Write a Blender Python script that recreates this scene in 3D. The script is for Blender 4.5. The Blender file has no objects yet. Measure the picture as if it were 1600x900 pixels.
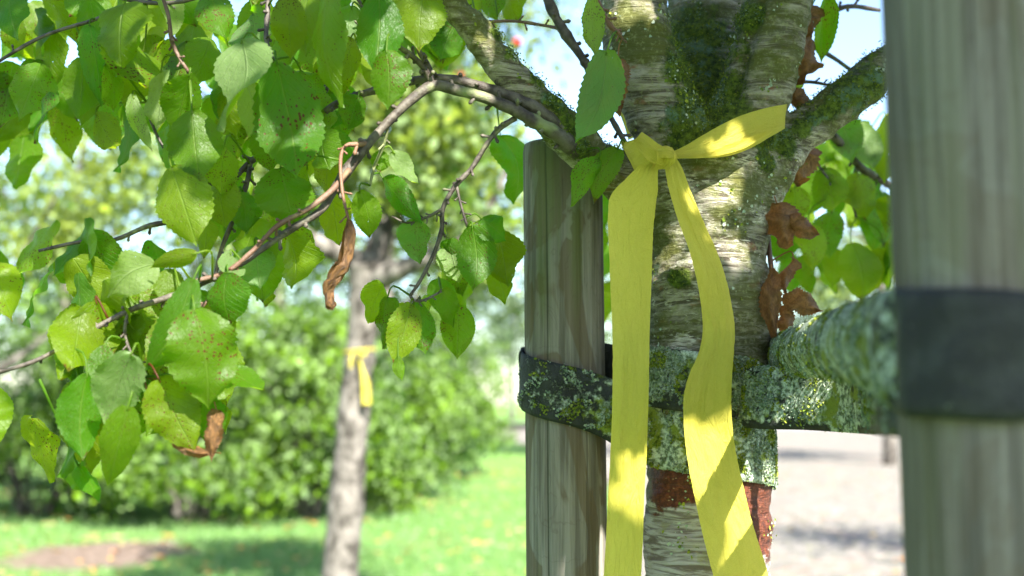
import bpy, math, random
import numpy as np
from mathutils import Vector, noise
R = math.radians
random.seed(7); rng = np.random.default_rng(7)
sc = bpy.context.scene
C = sc.collection

# ------------------------------------------------------------------ camera
FPX, PITCH, CZ = 1875.0, math.atan(180 / 1875.0), 1.35
cd = bpy.data.cameras.new('camera'); cam = bpy.data.objects.new('camera', cd); C.objects.link(cam)
cam.location = (0, 0, CZ); cam.rotation_euler = (R(90) + PITCH, 0, 0)
cd.lens = 50; cd.sensor_width = 50 * 1600 / FPX; cd.clip_start = 0.05; cd.clip_end = 2000
cd.dof.use_dof = True; cd.dof.focus_distance = 1.34; cd.dof.aperture_fstop = 4.2; cd.dof.aperture_blades = 9
sc.camera = cam
# ------------------------------------------------------------------ sky, sun, exposure
EL = R(41); AZ = Vector((0.39, -0.92)).normalized()
SUN = Vector((AZ.x * math.cos(EL), AZ.y * math.cos(EL), math.sin(EL)))
w = bpy.data.worlds.new('World'); sc.world = w; w.use_nodes = True
nt = w.node_tree; nt.nodes.clear()
sky = nt.nodes.new('ShaderNodeTexSky'); sky.sky_type = 'NISHITA'; sky.sun_disc = False
sky.sun_elevation = EL; sky.sun_rotation = math.atan2(AZ.x, AZ.y); sky.dust_density = .7; sky.air_density = 1.0; sky.ozone_density = 2.0
bg = nt.nodes.new('ShaderNodeBackground'); bg.inputs[1].default_value = 0.080
ow = nt.nodes.new('ShaderNodeOutputWorld'); nt.links.new(sky.outputs[0], bg.inputs[0]); nt.links.new(bg.outputs[0], ow.inputs[0])
sd = bpy.data.lights.new('sun', 'SUN'); sd.energy = 5.0; sd.angle = R(0.5); sd.color = (1, .955, .88)
so = bpy.data.objects.new('sun', sd); C.objects.link(so); so.rotation_euler = SUN.to_track_quat('Z', 'Y').to_euler(); so.location = SUN * 20
sc.view_settings.view_transform = 'Standard'; sc.view_settings.look = 'None'
sc.view_settings.exposure = 2.5; sc.view_settings.gamma = 1
sc.render.engine = 'CYCLES'
sc.cycles.max_bounces = 8; sc.cycles.transparent_max_bounces = 12; sc.cycles.diffuse_bounces = 4; sc.cycles.transmission_bounces = 6
sc.cycles.use_denoising = True; sc.cycles.sample_clamp_indirect = 6

# ------------------------------------------------------------------ helpers
def P(px, py, Y):
    a = (px - 800) / FPX; b = (450 - py) / FPX
    ry = math.cos(PITCH) - math.sin(PITCH) * b; rz = math.sin(PITCH) + math.cos(PITCH) * b
    t = Y / ry
    return Vector((a * t, Y, CZ + rz * t))
def G(px, py, z=0.0):
    a = (px - 800) / FPX; b = (450 - py) / FPX
    ry = math.cos(PITCH) - math.sin(PITCH) * b; rz = math.sin(PITCH) + math.cos(PITCH) * b
    t = (z - CZ) / rz
    return Vector((a * t, ry * t, z))
def px2m(px, Y): return px / FPX * Y
def proj(p):
    d = p - Vector((0, 0, CZ))
    zf = d.y * math.cos(PITCH) + d.z * math.sin(PITCH)
    yu = -d.y * math.sin(PITCH) + d.z * math.cos(PITCH)
    if zf < 1e-4: return None
    return 800 + FPX * d.x / zf, 450 - FPX * yu / zf
def tag(o, label=None, cat=None, group=None, kind=None):
    for k, v in (('label', label), ('category', cat), ('group', group), ('kind', kind)):
        if v: o[k] = v
    return o
def empty(name, loc, label=None, cat=None, group=None):
    o = bpy.data.objects.new(name, None); C.objects.link(o); o.location = loc; o.empty_display_size = .1
    return tag(o, label, cat, group)
def worldloc(o):
    v = Vector(o.location)
    while o.parent: o = o.parent; v += Vector(o.location)
    return v
def mesh(name, V, F, mat, parent=None, uv=None, attrs=None, smooth=True, origin=None):
    """world-space vertices -> one mesh object, its origin at `origin`"""
    V = np.asarray(V, dtype=np.float64).reshape(-1, 3)
    base = worldloc(parent) if parent else Vector((0, 0, 0))
    org = Vector(origin) if origin is not None else base
    V = V - np.array(org)[None]
    me = bpy.data.meshes.new(name)
    if isinstance(F, np.ndarray):
        n, k = F.shape
        me.vertices.add(len(V)); me.vertices.foreach_set('co', V.ravel())
        me.loops.add(n * k); me.loops.foreach_set('vertex_index', F.ravel().astype(np.int32))
        me.polygons.add(n); me.polygons.foreach_set('loop_start', np.arange(0, n * k, k, dtype=np.int32))
        me.polygons.foreach_set('loop_total', np.full(n, k, dtype=np.int32))
        me.update(calc_edges=True)
    else:
        me.from_pydata([tuple(v) for v in V], [], [tuple(int(i) for i in f) for f in F])
    me.polygons.foreach_set('use_smooth', np.full(len(me.polygons), smooth))
    if uv is not None:
        ul = me.uv_layers.new(name='UVMap'); li = np.zeros(len(me.loops), dtype=np.int32); me.loops.foreach_get('vertex_index', li)
        ul.data.foreach_set('uv', np.asarray(uv)[li].ravel())
    if attrs:
        for k, a in attrs.items():
            at = me.attributes.new(k, 'FLOAT', 'POINT'); at.data.foreach_set('value', np.asarray(a, dtype=np.float32))
    me.materials.append(mat)
    me.validate()
    o = bpy.data.objects.new(name, me); C.objects.link(o)
    if parent: o.parent = parent
    o.location = org - base if parent else org
    return o
class Acc:
    def __init__(s): s.V = []; s.F = []; s.U = []; s.A = []; s.n = 0
    def add(s, V, F, U=None, A=0.0):
        V = np.asarray(V, dtype=float).reshape(-1, 3)
        s.F.extend([tuple(i + s.n for i in f) for f in F]); s.V.append(V)
        s.U.append(np.asarray(U, dtype=float) if U is not None else np.zeros((len(V), 2)))
        s.A.append(np.full(len(V), float(A)) if np.isscalar(A) else np.asarray(A)); s.n += len(V)
    def build(s, name, mat, parent=None, smooth=True, origin=None):
        return mesh(name, np.concatenate(s.V), s.F, mat, parent, np.concatenate(s.U), {'rnd': np.concatenate(s.A)}, smooth, origin)
def catmull(pts, n):
    pts = [np.array(p, dtype=float) for p in pts]; out = []
    q = [2 * pts[0] - pts[1]] + pts + [2 * pts[-1] - pts[-2]]
    for i in range(1, len(q) - 2):
        for k in range(n):
            t = k / n
            out.append(.5 * ((2 * q[i]) + (-q[i-1] + q[i+1]) * t + (2*q[i-1] - 5*q[i] + 4*q[i+1] - q[i+2]) * t*t + (-q[i-1] + 3*q[i] - 3*q[i+1] + q[i+2]) * t**3))
    out.append(pts[-1]); return out
def tube_vf(pts, seg=8, sub=4, knob=0.0, seed=0, cap=True):
    """pts: (x,y,z,r)"""
    c = catmull(pts, sub) if sub > 1 else [np.array(p, dtype=float) for p in pts]
    V = []; F = []; n = len(c); up = None
    for i, p in enumerate(c):
        a = Vector(c[min(i+1, n-1)][:3] - c[max(i-1, 0)][:3]).normalized()
        if up is None:
            up = a.orthogonal().normalized()
        u = (up - a * up.dot(a)).normalized(); up = u; v = a.cross(u)
        r = max(p[3], .0004)
        if knob: r *= 1 + knob * (noise.noise(Vector((i * .55, seed * 7.1, 0))) + .9 * max(0, math.sin(i * .9 + seed)) ** 8)
        for k in range(seg):
            t = 2 * math.pi * k / seg
            V.append(Vector(p[:3]) + (u * math.cos(t) + v * math.sin(t)) * r)
    for i in range(n - 1):
        for k in range(seg):
            F.append((i*seg + k, i*seg + (k+1) % seg, (i+1)*seg + (k+1) % seg, (i+1)*seg + k))
    if cap:
        F.append(tuple(range(seg))[::-1]); F.append(tuple((n-1)*seg + k for k in range(seg)))
    return V, F
def PT(lst, dY=None):
    """(px,py,Y,r_px) -> (x,y,z,r)"""
    o = []
    for a in lst:
        p = P(a[0], a[1], a[2]); o.append((p.x, p.y, p.z, px2m(a[3], a[2])))
    return o

# ------------------------------------------------------------------ material helpers
class M:
    def __init__(s, name):
        s.m = bpy.data.materials.new(name); s.m.use_nodes = True; s.t = s.m.node_tree; s.t.nodes.clear()
        s.out = s.n('ShaderNodeOutputMaterial')
    def n(s, ty, **kw):
        x = s.t.nodes.new(ty)
        for k, v in kw.items(): setattr(x, k, v)
        return x
    def put(s, node, idx, v):
        if v is None: return
        if isinstance(v, bpy.types.NodeSocket): s.t.links.new(v, node.inputs[idx])
        else:
            if isinstance(v, tuple) and len(v) == 3 and node.inputs[idx].type == 'RGBA': v = v + (1,)
            node.inputs[idx].default_value = v
    def math(s, op, a, b=None, c=None, clamp=False):
        x = s.n('ShaderNodeMath', operation=op); x.use_clamp = clamp
        s.put(x, 0, a); s.put(x, 1, b); s.put(x, 2, c); return x.outputs[0]
    def mix(s, f, a, b, mode='MIX'):
        x = s.n('ShaderNodeMix', data_type='RGBA', blend_type=mode)
        s.put(x, 0, f); s.put(x, 6, a); s.put(x, 7, b); return x.outputs[2]
    def noise(s, vec, scale, detail=4, rough=.55, dist=0.0):
        x = s.n('ShaderNodeTexNoise'); s.put(x, 'Vector', vec); s.put(x, 'Scale', scale); s.put(x, 'Detail', detail); s.put(x, 'Roughness', rough); s.put(x, 'Distortion', dist)
        return x.outputs[0]
    def voro(s, vec, scale, feat='F1', out=0, rnd=1.0):
        x = s.n('ShaderNodeTexVoronoi', feature=feat); s.put(x, 'Vector', vec); s.put(x, 'Scale', scale); s.put(x, 'Randomness', rnd); return x.outputs[out]
    def ramp(s, f, lo, hi, a=0.0, b=1.0):
        x = s.n('ShaderNodeMapRange', interpolation_type='SMOOTHSTEP'); s.put(x, 0, f); s.put(x, 1, lo); s.put(x, 2, hi); s.put(x, 3, a); s.put(x, 4, b); return x.outputs[0]
    def obj(s): return s.n('ShaderNodeTexCoord').outputs['Object']
    def uv(s): return s.n('ShaderNodeTexCoord').outputs['UV']
    def scale(s, vec, sx, sy, sz, loc=(0, 0, 0)):
        x = s.n('ShaderNodeMapping'); s.put(x, 0, vec); x.inputs['Scale'].default_value = (sx, sy, sz); x.inputs['Location'].default_value = loc; return x.outputs[0]
    def xyz(s, vec):
        x = s.n('ShaderNodeSeparateXYZ'); s.put(x, 0, vec); return x.outputs
    def attr(s, name): 
        x = s.n('ShaderNodeAttribute'); x.attribute_name = name; return x.outputs['Fac']
    def bump(s, h, strength=.5, dist=.002):
        x = s.n('ShaderNodeBump'); s.put(x, 'Strength', strength); s.put(x, 'Distance', dist); s.put(x, 'Height', h); return x.outputs[0]
    def bsdf(s, col, rough=.8, nor=None, spec=.3, **kw):
        x = s.n('ShaderNodeBsdfPrincipled'); s.put(x, 'Base Color', col); s.put(x, 'Roughness', rough); s.put(x, 'Specular IOR Level', spec)
        if nor is not None: s.put(x, 'Normal', nor)
        for k, v in kw.items(): s.put(x, k, v)
        return x.outputs[0]
    def mixs(s, f, a, b):
        x = s.n('ShaderNodeMixShader'); s.put(x, 0, f); s.put(x, 1, a); s.put(x, 2, b); return x.outputs[0]
    def end(s, sh): s.t.links.new(sh, s.out.inputs[0]); return s.m

def leaf_mat(name, lo, hi, tlo, thi, spots=True, trans=.5, spotcol=(.10, .028, .008), rough=.42, detail=True, spec=.45, yellow=None):
    m = M(name); r = m.attr('rnd')
    uv = m.uv(); col = m.mix(r, lo, hi); tc = m.mix(r, tlo, thi)
    nor = None; alpha = None
    if detail:
        u, v, _ = m.xyz(uv)
        au = m.math('ABSOLUTE', m.math('SUBTRACT', u, .5))
        off = m.n('ShaderNodeCombineXYZ'); m.put(off, 0, m.math('MULTIPLY', r, 37.0)); m.put(off, 1, m.math('MULTIPLY', r, 91.0))
        va = m.n('ShaderNodeVectorMath', operation='ADD'); m.put(va, 0, m.scale(uv, .72, 1, 1)); m.put(va, 1, off.outputs[0]); q = va.outputs[0]
        wob = m.math('MULTIPLY', m.math('SUBTRACT', m.noise(q, 5, 2), .5), .05)
        mid = m.ramp(au, .008, .022, 1, 0)
        s = m.math('MULTIPLY', m.math('ADD', m.math('SUBTRACT', v, m.math('MULTIPLY', au, .85)), wob), 8.5)
        fr = m.math('ABSOLUTE', m.math('SUBTRACT', m.math('FRACT', s), .5))
        side = m.ramp(fr, .03, .085, 1, 0)
        net = m.ramp(m.voro(q, 26, 'DISTANCE_TO_EDGE'), .0, .05, 1, 0)
        vein = m.math('MAXIMUM', mid, m.math('MULTIPLY', side, .5))
        vein2 = m.math('MAXIMUM', vein, m.math('MULTIPLY', net, .16), clamp=True)
        col = m.mix(m.math('MULTIPLY', vein2, .45), col, (.12, .19, .03))
        tc = m.mix(m.math('MULTIPLY', vein2, .35), tc, (.26, .36, .04))
        mott = m.ramp(m.noise(q, 3.0, 3), .35, .7)
        tc = m.mix(m.math('MULTIPLY', mott, .30), tc, (.36, .40, .02))
        nor = m.bump(m.math('ADD', m.math('MULTIPLY', vein2, -1.4), m.math('MULTIPLY', m.noise(q, 9, 3), 1.6)), .62, .0016)
        if spots:
            clus = m.ramp(m.noise(q, 2.2, 2), .36, .60)
            d = m.math('ADD', m.voro(q, 24), m.math('MULTIPLY', m.noise(q, 40, 2), .22))
            amt = m.math('MULTIPLY', clus, m.ramp(m.math('FRACT', m.math('MULTIPLY', r, 13.7)), .1, .9, .25, 1)); sp = m.ramp(d, m.math('ADD', .12, m.math('MULTIPLY', amt, .27)), m.math('ADD', .14, m.math('MULTIPLY', amt, .32)), 1, 0)
            sp = m.math('MULTIPLY', sp, m.ramp(m.voro(q, 24, 'F1', 0), 0, 1, 1, .6))
            # dead margin on some leaves
            ed = m.math('ADD', m.math('MAXIMUM', m.math('MULTIPLY', au, 1.7), v), m.math('MULTIPLY', m.math('SUBTRACT', m.noise(q, 6, 3), .5), .5))
            ed = m.math('MULTIPLY', m.ramp(ed, .93, 1.05), m.ramp(m.math('FRACT', m.math('MULTIPLY', r, 7.3)), .62, .72))
            sp = m.math('MAXIMUM', sp, ed, clamp=True)
            col = m.mix(sp, col, spotcol); tc = m.mix(sp, tc, (spotcol[0] * 1.3, spotcol[1] * 1.2, spotcol[2]))
            alpha = m.ramp(m.math('ADD', m.voro(m.scale(q, 1, 1, 1, (3.3, 1.7, 0)), 7.5), m.math('MULTIPLY', m.noise(q, 22, 2), .07)), .085, .09, 0, 1)
    else:
        q = m.obj(); 
    pale = m.n('ShaderNodeNewGeometry').outputs['Backfacing']
    colb = m.mix(.45, col, (.22, .30, .16))
    col2 = m.mix(pale, col, colb)
    p = m.bsdf(col2, rough, nor, spec)
    t = m.n('ShaderNodeBsdfTranslucent'); m.put(t, 0, tc)
    if nor is not None: m.put(t, 1, nor)
    a = m.n('ShaderNodeAddShader'); 
    sh = m.mixs(trans, p, t.outputs[0])
    if alpha is not None:
        tr = m.n('ShaderNodeBsdfTransparent').outputs[0]; sh = m.mixs(alpha, tr, sh)
    return m.end(sh)
LEAF = leaf_mat('apple_leaf', (.028, .088, .002), (.085, .125, .002), (.12, .40, .0005), (.40, .54, .001), trans=.62, spec=.3, rough=.45)
LEAFP = leaf_mat('apple_leaf_plain', (.03, .088, .003), (.085, .12, .003), (.14, .41, .001), (.42, .54, .002), spots=False, trans=.62, spec=.3, rough=.45)
LEAFB = leaf_mat('far_leaf', (.018, .060, .005), (.17, .215, .022), (.05, .16, .005), (.34, .40, .03), trans=.30, detail=False, spec=.12, rough=.6)
LEAFS = leaf_mat('shrub_leaf', (.005, .030, .003), (.13, .24, .010), (.02, .10, .005), (.22, .38, .015), trans=.30, detail=False, spec=.12, rough=.6)
LEAFD = leaf_mat('woodland_leaf', (.025, .055, .025), (.06, .09, .04), (.05, .12, .03), (.12, .18, .05), trans=.2, detail=False, spec=.1, rough=.7)
FALL = leaf_mat('fallen_leaf', (.32, .12, .04), (.45, .30, .07), (.3, .12, .04), (.4, .25, .05), trans=.2, detail=False)
def dead_mat():
    m = M('withered_leaf'); uv = m.uv(); r = m.attr('rnd')
    q = m.scale(uv, 1, 1.4, 1); n1 = m.noise(q, 7, 6, .65, 1.2)
    c = m.mix(m.ramp(n1, .3, .7), (.014, .007, .003), (.21, .105, .032)); c = m.mix(m.ramp(m.noise(q, 3, 3), .55, .75), c, (.24, .12, .05))
    u, v, _ = m.xyz(uv); au = m.math('ABSOLUTE', m.math('SUBTRACT', u, .5))
    s = m.math('MULTIPLY', m.math('SUBTRACT', v, m.math('MULTIPLY', au, .85)), 8.5)
    side = m.ramp(m.math('ABSOLUTE', m.math('SUBTRACT', m.math('FRACT', s), .5)), .02, .1, 1, 0)
    b = m.bump(m.math('ADD', m.math('MULTIPLY', side, .6), m.math('MULTIPLY', n1, 2)), .9, .002)
    p = m.bsdf(c, .55, b, .4); t = m.n('ShaderNodeBsdfTranslucent'); m.put(t, 0, (.5, .21, .05))
    return m.end(m.mixs(.28, p, t.outputs[0]))
DEAD = dead_mat()
def bark_mat():
    m = M('mossy_bark'); o = m.obj(); x, y, z = m.xyz(o); ms = m.attr('moss')
    st = m.scale(o, 9, 9, 75); s1 = m.noise(st, 1.0, 6, .68, 2.2); s2 = m.math('MULTIPLY', m.noise(m.scale(o, 34, 34, 150), 1, 5, .68, 1.5), m.ramp(m.noise(o, 24, 4, .6), .38, .56, .78, 1.06))
    c = m.mix(m.ramp(s1, .40, .60), (.060, .048, .032), (.28, .255, .205))
    c = m.mix(m.math('MULTIPLY', m.ramp(s2, .52, .62), m.ramp(z, 1.72, 1.60, .15, 1)), c, (.50, .47, .39))
    c = m.mix(m.math('MULTIPLY', m.ramp(m.noise(m.scale(o, 30, 30, 60), 1, 3), .60, .70), .7), c, (.20, .075, .03))   # rusty flecks
    alg = m.ramp(m.noise(m.scale(o, 1, 1, 1.6), 11, 7, .72), .40, .56)
    up = m.ramp(z, 1.30, 1.62)
    c = m.mix(m.math('MULTIPLY', alg, m.math('ADD', .66, m.math('MULTIPLY', up, .3))), c, (.070, .075, .012))
    fine = m.noise(o, 160, 4, .7)
    c = m.mix(m.math('MULTIPLY', m.ramp(fine, .52, .66), .6), c, (.21, .22, .10))
    # smooth bark under the strap: pale with peeled reddish band
    low = m.ramp(z, 1.300, 1.285)
    pal = m.mix(m.ramp(s1, .40, .60), (.13, .10, .085), (.38, .35, .32)); pal = m.mix(m.math('MULTIPLY', m.ramp(m.noise(o, 60, 4), .56, .66), .4), pal, (.25, .24, .08))
    c = m.mix(low, c, pal)
    zz = m.math('ADD', z, m.math('MULTIPLY', m.math('SUBTRACT', m.noise(m.scale(o, 26, 26, 55), 1, 5, .65), .5), .085))
    band = m.math('MULTIPLY', m.ramp(m.math('ADD', zz, m.math('MULTIPLY', m.ramp(x, .02, .055), .055)), 1.228, 1.236), m.ramp(zz, 1.285, 1.281))
    rc = m.mix(m.ramp(fine, .4, .65), (.055, .014, .007), (.13, .035, .014)); rc = m.mix(m.math('MULTIPLY', m.ramp(m.voro(m.scale(o, 1, 1, 1.8), 120), .12, .22, 1, 0), m.ramp(m.noise(o, 30, 2), .45, .55)), rc, (.24, .14, .07))
    c = m.mix(band, c, rc)
    mc = m.mix(m.ramp(m.noise(o, 120, 5, .7), .35, .65), (.022, .040, .005), (.12, .17, .014)); mc = m.mix(m.math('MULTIPLY', m.ramp(m.noise(o, 34, 4, .6), .56, .66), .8), mc, (.10, .17, .11))
    mk = m.ramp(m.math('ADD', ms, m.math('MULTIPLY', m.math('SUBTRACT', m.noise(o, 55, 5, .7), .5), 1.4)), .30, .60)
    c = m.mix(mk, c, mc)
    h = m.math('ADD', m.math('MULTIPLY', s1, 1.2), m.math('ADD', m.math('MULTIPLY', s2, .9), m.math('MULTIPLY', fine, .5)))
    h = m.math('ADD', h, m.math('MULTIPLY', mk, m.math('MULTIPLY', m.noise(o, 210, 4, .7), 2.4)))
    return m.end(m.bsdf(c, m.math('ADD', .75, m.math('MULTIPLY', band, -.3)), m.bump(h, .85, .005), .25))
BARK = bark_mat()
def twig_mat():
    m = M('twig_bark'); o = m.obj(); n1 = m.noise(o, 60, 5, .65); r = m.attr('rnd')
    c = m.mix(m.ramp(n1, .35, .65), (.020, .013, .009), (.085, .072, .055)); c = m.mix(m.ramp(m.noise(o, 22, 3), .57, .70), c, (.15, .17, .07))
    c = m.mix(m.math('MULTIPLY', r, .8), c, (.16, .07, .035))
    return m.end(m.bsdf(c, .6, m.bump(m.noise(o, 260, 4, .7), .8, .0015), .4))
TWIG = twig_mat()
def bgbark_mat():
    m = M('grey_bark'); o = m.obj(); n1 = m.noise(m.scale(o, 12, 12, 9), 1, 6, .68)
    c = m.mix(m.ramp(n1, .35, .65), (.022, .019, .015), (.165, .15, .132))
    return m.end(m.bsdf(c, .9, m.bump(n1, 1, .02), .2))
BGBARK = bgbark_mat()
def post_mat(seed, dark=1.0, tint=1.0):
    m = M('weathered_wood'); o = m.obj(); x, y, z = m.xyz(o)
    g = m.noise(m.scale(o, 75, 75, 3.0, (seed, 0, 0)), 1, 6, .62, .35); g2 = m.noise(m.scale(o, 240, 240, 7, (seed, 3, 0)), 1, 4, .6)
    b = m.noise(m.scale(o, 11, 11, 4.5, (seed, 7, 0)), 1, 4, .5, 1.6)
    c = m.mix(m.ramp(g, .32, .68), tuple(v * dark for v in (.11, .098, .078)), tuple(v * dark for v in (.27, .25, .215)))
    c = m.mix(m.math('MULTIPLY', m.ramp(g2, .45, .7), .3), c, (.30, .28, .24))
    c = m.mix(m.math('MULTIPLY', m.ramp(b, .50, .545), .62 * tint), c, (.080, .055, .028))
    c = m.mix(m.math('MULTIPLY', m.ramp(m.noise(m.scale(o, 26, 26, 1.6, (2, seed, 0)), 1, 3), .53, .68), .55 * tint), c, (.085, .115, .03))
    ring = m.math('ABSOLUTE', m.math('SUBTRACT', m.math('FRACT', m.math('MULTIPLY', b, 14)), .5))
    c = m.mix(m.math('MULTIPLY', m.ramp(ring, .0, .07, 1, 0), .25), c, (.07, .05, .03))
    ck = m.ramp(m.noise(m.scale(o, 130, 130, 2.2, (9, seed, 0)), 1, 3, .5, .3), .655, .675)
    c = m.mix(m.math('MULTIPLY', ck, .4), c, (.04, .035, .025))
    cr = m.attr('crack'); c = m.mix(m.math('MULTIPLY', m.ramp(cr, .55, .95), .85), c, (.025, .028, .015))
    h = m.math('SUBTRACT', m.math('ADD', g, m.math('MULTIPLY', g2, .6)), m.math('MULTIPLY', ck, 1.2))
    kn = m.attr('knot'); c = m.mix(m.ramp(kn, .2, .7), c, (.10, .035, .012))
    return m.end(m.bsdf(c, .85, m.bump(h, .6, .003), .2))
POST = post_mat(1.3, .70); POST2 = post_mat(5.1, .55, .4)
def strap_mat():
    m = M('rubber_strap'); o = m.obj(); n1 = m.noise(o, 40, 5, .65); li = m.attr('lichen')
    c = m.mix(m.ramp(n1, .4, .7), (.007, .008, .008), (.022, .025, .022))
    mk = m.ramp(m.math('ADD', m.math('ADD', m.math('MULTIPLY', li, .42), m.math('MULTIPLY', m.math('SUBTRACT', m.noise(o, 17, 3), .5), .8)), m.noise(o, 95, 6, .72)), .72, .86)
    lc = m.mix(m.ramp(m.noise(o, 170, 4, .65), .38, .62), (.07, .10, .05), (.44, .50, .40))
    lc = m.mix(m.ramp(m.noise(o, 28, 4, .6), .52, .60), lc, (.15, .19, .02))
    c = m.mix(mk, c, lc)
    # woven edge rib
    h = m.math('ADD', m.math('MULTIPLY', m.noise(o, 300, 3), .5), m.math('MULTIPLY', mk, m.math('ADD', 1, m.math('MULTIPLY', m.noise(o, 180, 4, .7), 3))))
    return m.end(m.bsdf(c, .7, m.bump(h, .8, .004), .35))
STRAP = strap_mat()
def lichen_mat():
    m = M('lichen_crust'); r = m.attr('rnd'); o = m.obj()
    x = m.n('ShaderNodeValToRGB'); cr = x.color_ramp; cr.interpolation = 'LINEAR'
    cr.elements[0].position = 0; cr.elements[0].color = (.045, .08, .010, 1); cr.elements[1].position = 1; cr.elements[1].color = (.46, .50, .40, 1)
    for p_, c_ in ((.25, (.15, .21, .018, 1)), (.45, (.27, .30, .03, 1)), (.6, (.13, .20, .13, 1)), (.8, (.30, .37, .27, 1))):
        e = cr.elements.new(p_); e.color = c_
    m.put(x, 0, r)
    c = m.mix(m.math('MULTIPLY', m.noise(o, 400, 3), .5), x.outputs[0], (.03, .04, .02))
    return m.end(m.bsdf(c, .9, m.bump(m.noise(o, 500, 3), .6, .001), .15))
LICH = lichen_mat()
def ribbon_mat():
    m = M('yellow_fleece_ribbon'); uv = m.uv(); 
    f = m.noise(m.scale(uv, 60, 60, 1), 1, 5, .75, 1.0); wr = m.noise(m.scale(uv, 3.2, .9, 1), 1, 4, .6, 1.2)
    c = m.mix(m.ramp(f, .3, .75), (.57, .49, .06), (.72, .635, .11)); dirt = m.ramp(m.noise(m.scale(uv, 9, 5, 1, (4, 2, 0)), 1, 6, .75), .54, .68)
    c = m.mix(m.math('MULTIPLY', dirt, .22), c, (.28, .25, .03))
    cre = m.ramp(m.math('ABSOLUTE', m.math('SUBTRACT', m.noise(m.scale(uv, 2.6, .55, 1, (1, 5, 0)), 1, 3, .5, 1.0), .5)), 0, .035, 1, 0)
    c = m.mix(m.math('MULTIPLY', cre, .09), c, (.34, .29, .03))
    b = m.bump(m.math('ADD', m.math('MULTIPLY', f, .35), m.math('ADD', m.math('MULTIPLY', wr, 3.0), m.math('MULTIPLY', cre, -.16))), .7, .005)
    p = m.bsdf(c, .6, b, .25); t = m.n('ShaderNodeBsdfTranslucent'); m.put(t, 0, m.mix(m.ramp(f, .3, .7), (.66, .57, .07), (.80, .70, .13))); m.put(t, 1, b)
    return m.end(m.mixs(.5, p, t.outputs[0]))
RIB = ribbon_mat()
def ground_mat():
    m = M('lawn_ground'); o = m.obj()
    a = m.noise(o, .8, 6, .68); b = m.noise(o, 11, 6, .75); d = m.noise(o, 3.2, 5, .65)
    c = m.mix(m.ramp(b, .35, .65), (.055, .145, .025), (.17, .29, .07)); c = m.mix(m.math('MULTIPLY', m.ramp(a, .5, .7), .5), c, (.27, .31, .09))
    c = m.mix(m.math('MULTIPLY', m.ramp(d, .60, .72), .5), c, (.32, .27, .16))
    x, y, z = m.xyz(o); g0 = G(150, 868)
    dx = m.math('DIVIDE', m.math('SUBTRACT', x, g0.x), .75); dy = m.math('DIVIDE', m.math('SUBTRACT', y, g0.y), 1.3)
    dd = m.math('ADD', m.math('SQRT', m.math('ADD', m.math('MULTIPLY', dx, dx), m.math('MULTIPLY', dy, dy))), m.math('MULTIPLY', m.math('SUBTRACT', m.noise(o, 2.6, 5, .65), .5), 1.9))
    c = m.mix(m.ramp(dd, 1.05, .75), c, m.mix(m.ramp(b, .35, .65), (.10, .07, .05), (.26, .20, .16)))
    return m.end(m.bsdf(c, .95, m.bump(b, 1, .06), .1))
LAWN = ground_mat()
def gravel_mat(name, c1, c2, cell):
    m = M(name); o = m.obj()
    v = m.voro(m.scale(o, 1, 1.0, 1), cell); e = m.voro(o, cell, 'DISTANCE_TO_EDGE'); n1 = m.noise(o, 1.3, 5, .65)
    c = m.mix(m.voro(o, cell, 'F1', 1), c1, c2); c = m.mix(m.ramp(e, .02, .07, 1, 0), c, (.17, .17, .10)); c = m.mix(m.math('MULTIPLY', m.ramp(n1, .50, .66), .6), c, (.26, .17, .13)); c = m.mix(m.math('MULTIPLY', m.ramp(m.noise(o, 5, 5, .7), .50, .64), .6), c, (.075, .075, .055))
    return m.end(m.bsdf(c, .9, m.bump(m.ramp(e, 0, .12), .8, .02), .2))
COBB = gravel_mat('worn_cobbles', (.11, .10, .095), (.24, .215, .20), 8.0)
def flat_mat(name, c1, c2, sc_=8, rough=.9):
    m = M(name); n1 = m.noise(m.obj(), sc_, 5, .65); return m.end(m.bsdf(m.mix(m.ramp(n1, .35, .65), c1, c2), rough, m.bump(n1, .6, .01), .2))
SOIL = flat_mat('bare_soil', (.10, .075, .055), (.24, .185, .145), 5); ROAD = flat_mat('road_surface', (.16, .15, .15), (.24, .23, .23), 2)
GRASS = leaf_mat('grass_blade', (.07, .18, .04), (.16, .29, .08), (.12, .28, .04), (.22, .38, .08), trans=.35, detail=False, spec=.3)
APPLE = flat_mat('red_apple_skin', (.30, .012, .018), (.38, .05, .03), 20, .35)

# ------------------------------------------------------------------ setting: ground sheets
N = 60
gx = np.concatenate([-np.geomspace(600, .5, 30), np.geomspace(.5, 600, 30)]); gy = np.concatenate([-np.geomspace(60, 1, 12), np.geomspace(1, 900, 48)])
V = []; 
for yy in gy:
    for xx in gx: V.append((xx, yy, .03 * noise.noise(Vector((xx * .3, yy * .3, 0))) * (1 if abs(xx) < 40 and 4 < yy < 60 else 0)))
nx = len(gx); F = np.array([(j*nx+i, j*nx+i+1, (j+1)*nx+i+1, (j+1)*nx+i) for j in range(len(gy)-1) for i in range(nx-1)])
tag(mesh('ground', V, F, LAWN), kind='structure')
def sheet(name, pts, z, mat):
    return tag(mesh(name, [(p[0], p[1], z) for p in pts], [tuple(range(len(pts)))], mat, smooth=False), kind='structure')
gg = lambda a, b: tuple(G(a, b)[:2])
rag = lambda pts, k: [ (p[0] + k * noise.noise(Vector((p[0]*2, p[1]*2, 1))), p[1] + k * noise.noise(Vector((p[0]*2, p[1]*2, 5)))) for p in pts]
def dens(pts, n=10):
    o = []
    for i, p in enumerate(pts):
        q = pts[(i+1) % len(pts)]
        for k in range(n): o.append((p[0] + (q[0]-p[0])*k/n, p[1] + (q[1]-p[1])*k/n))
    return o
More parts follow.
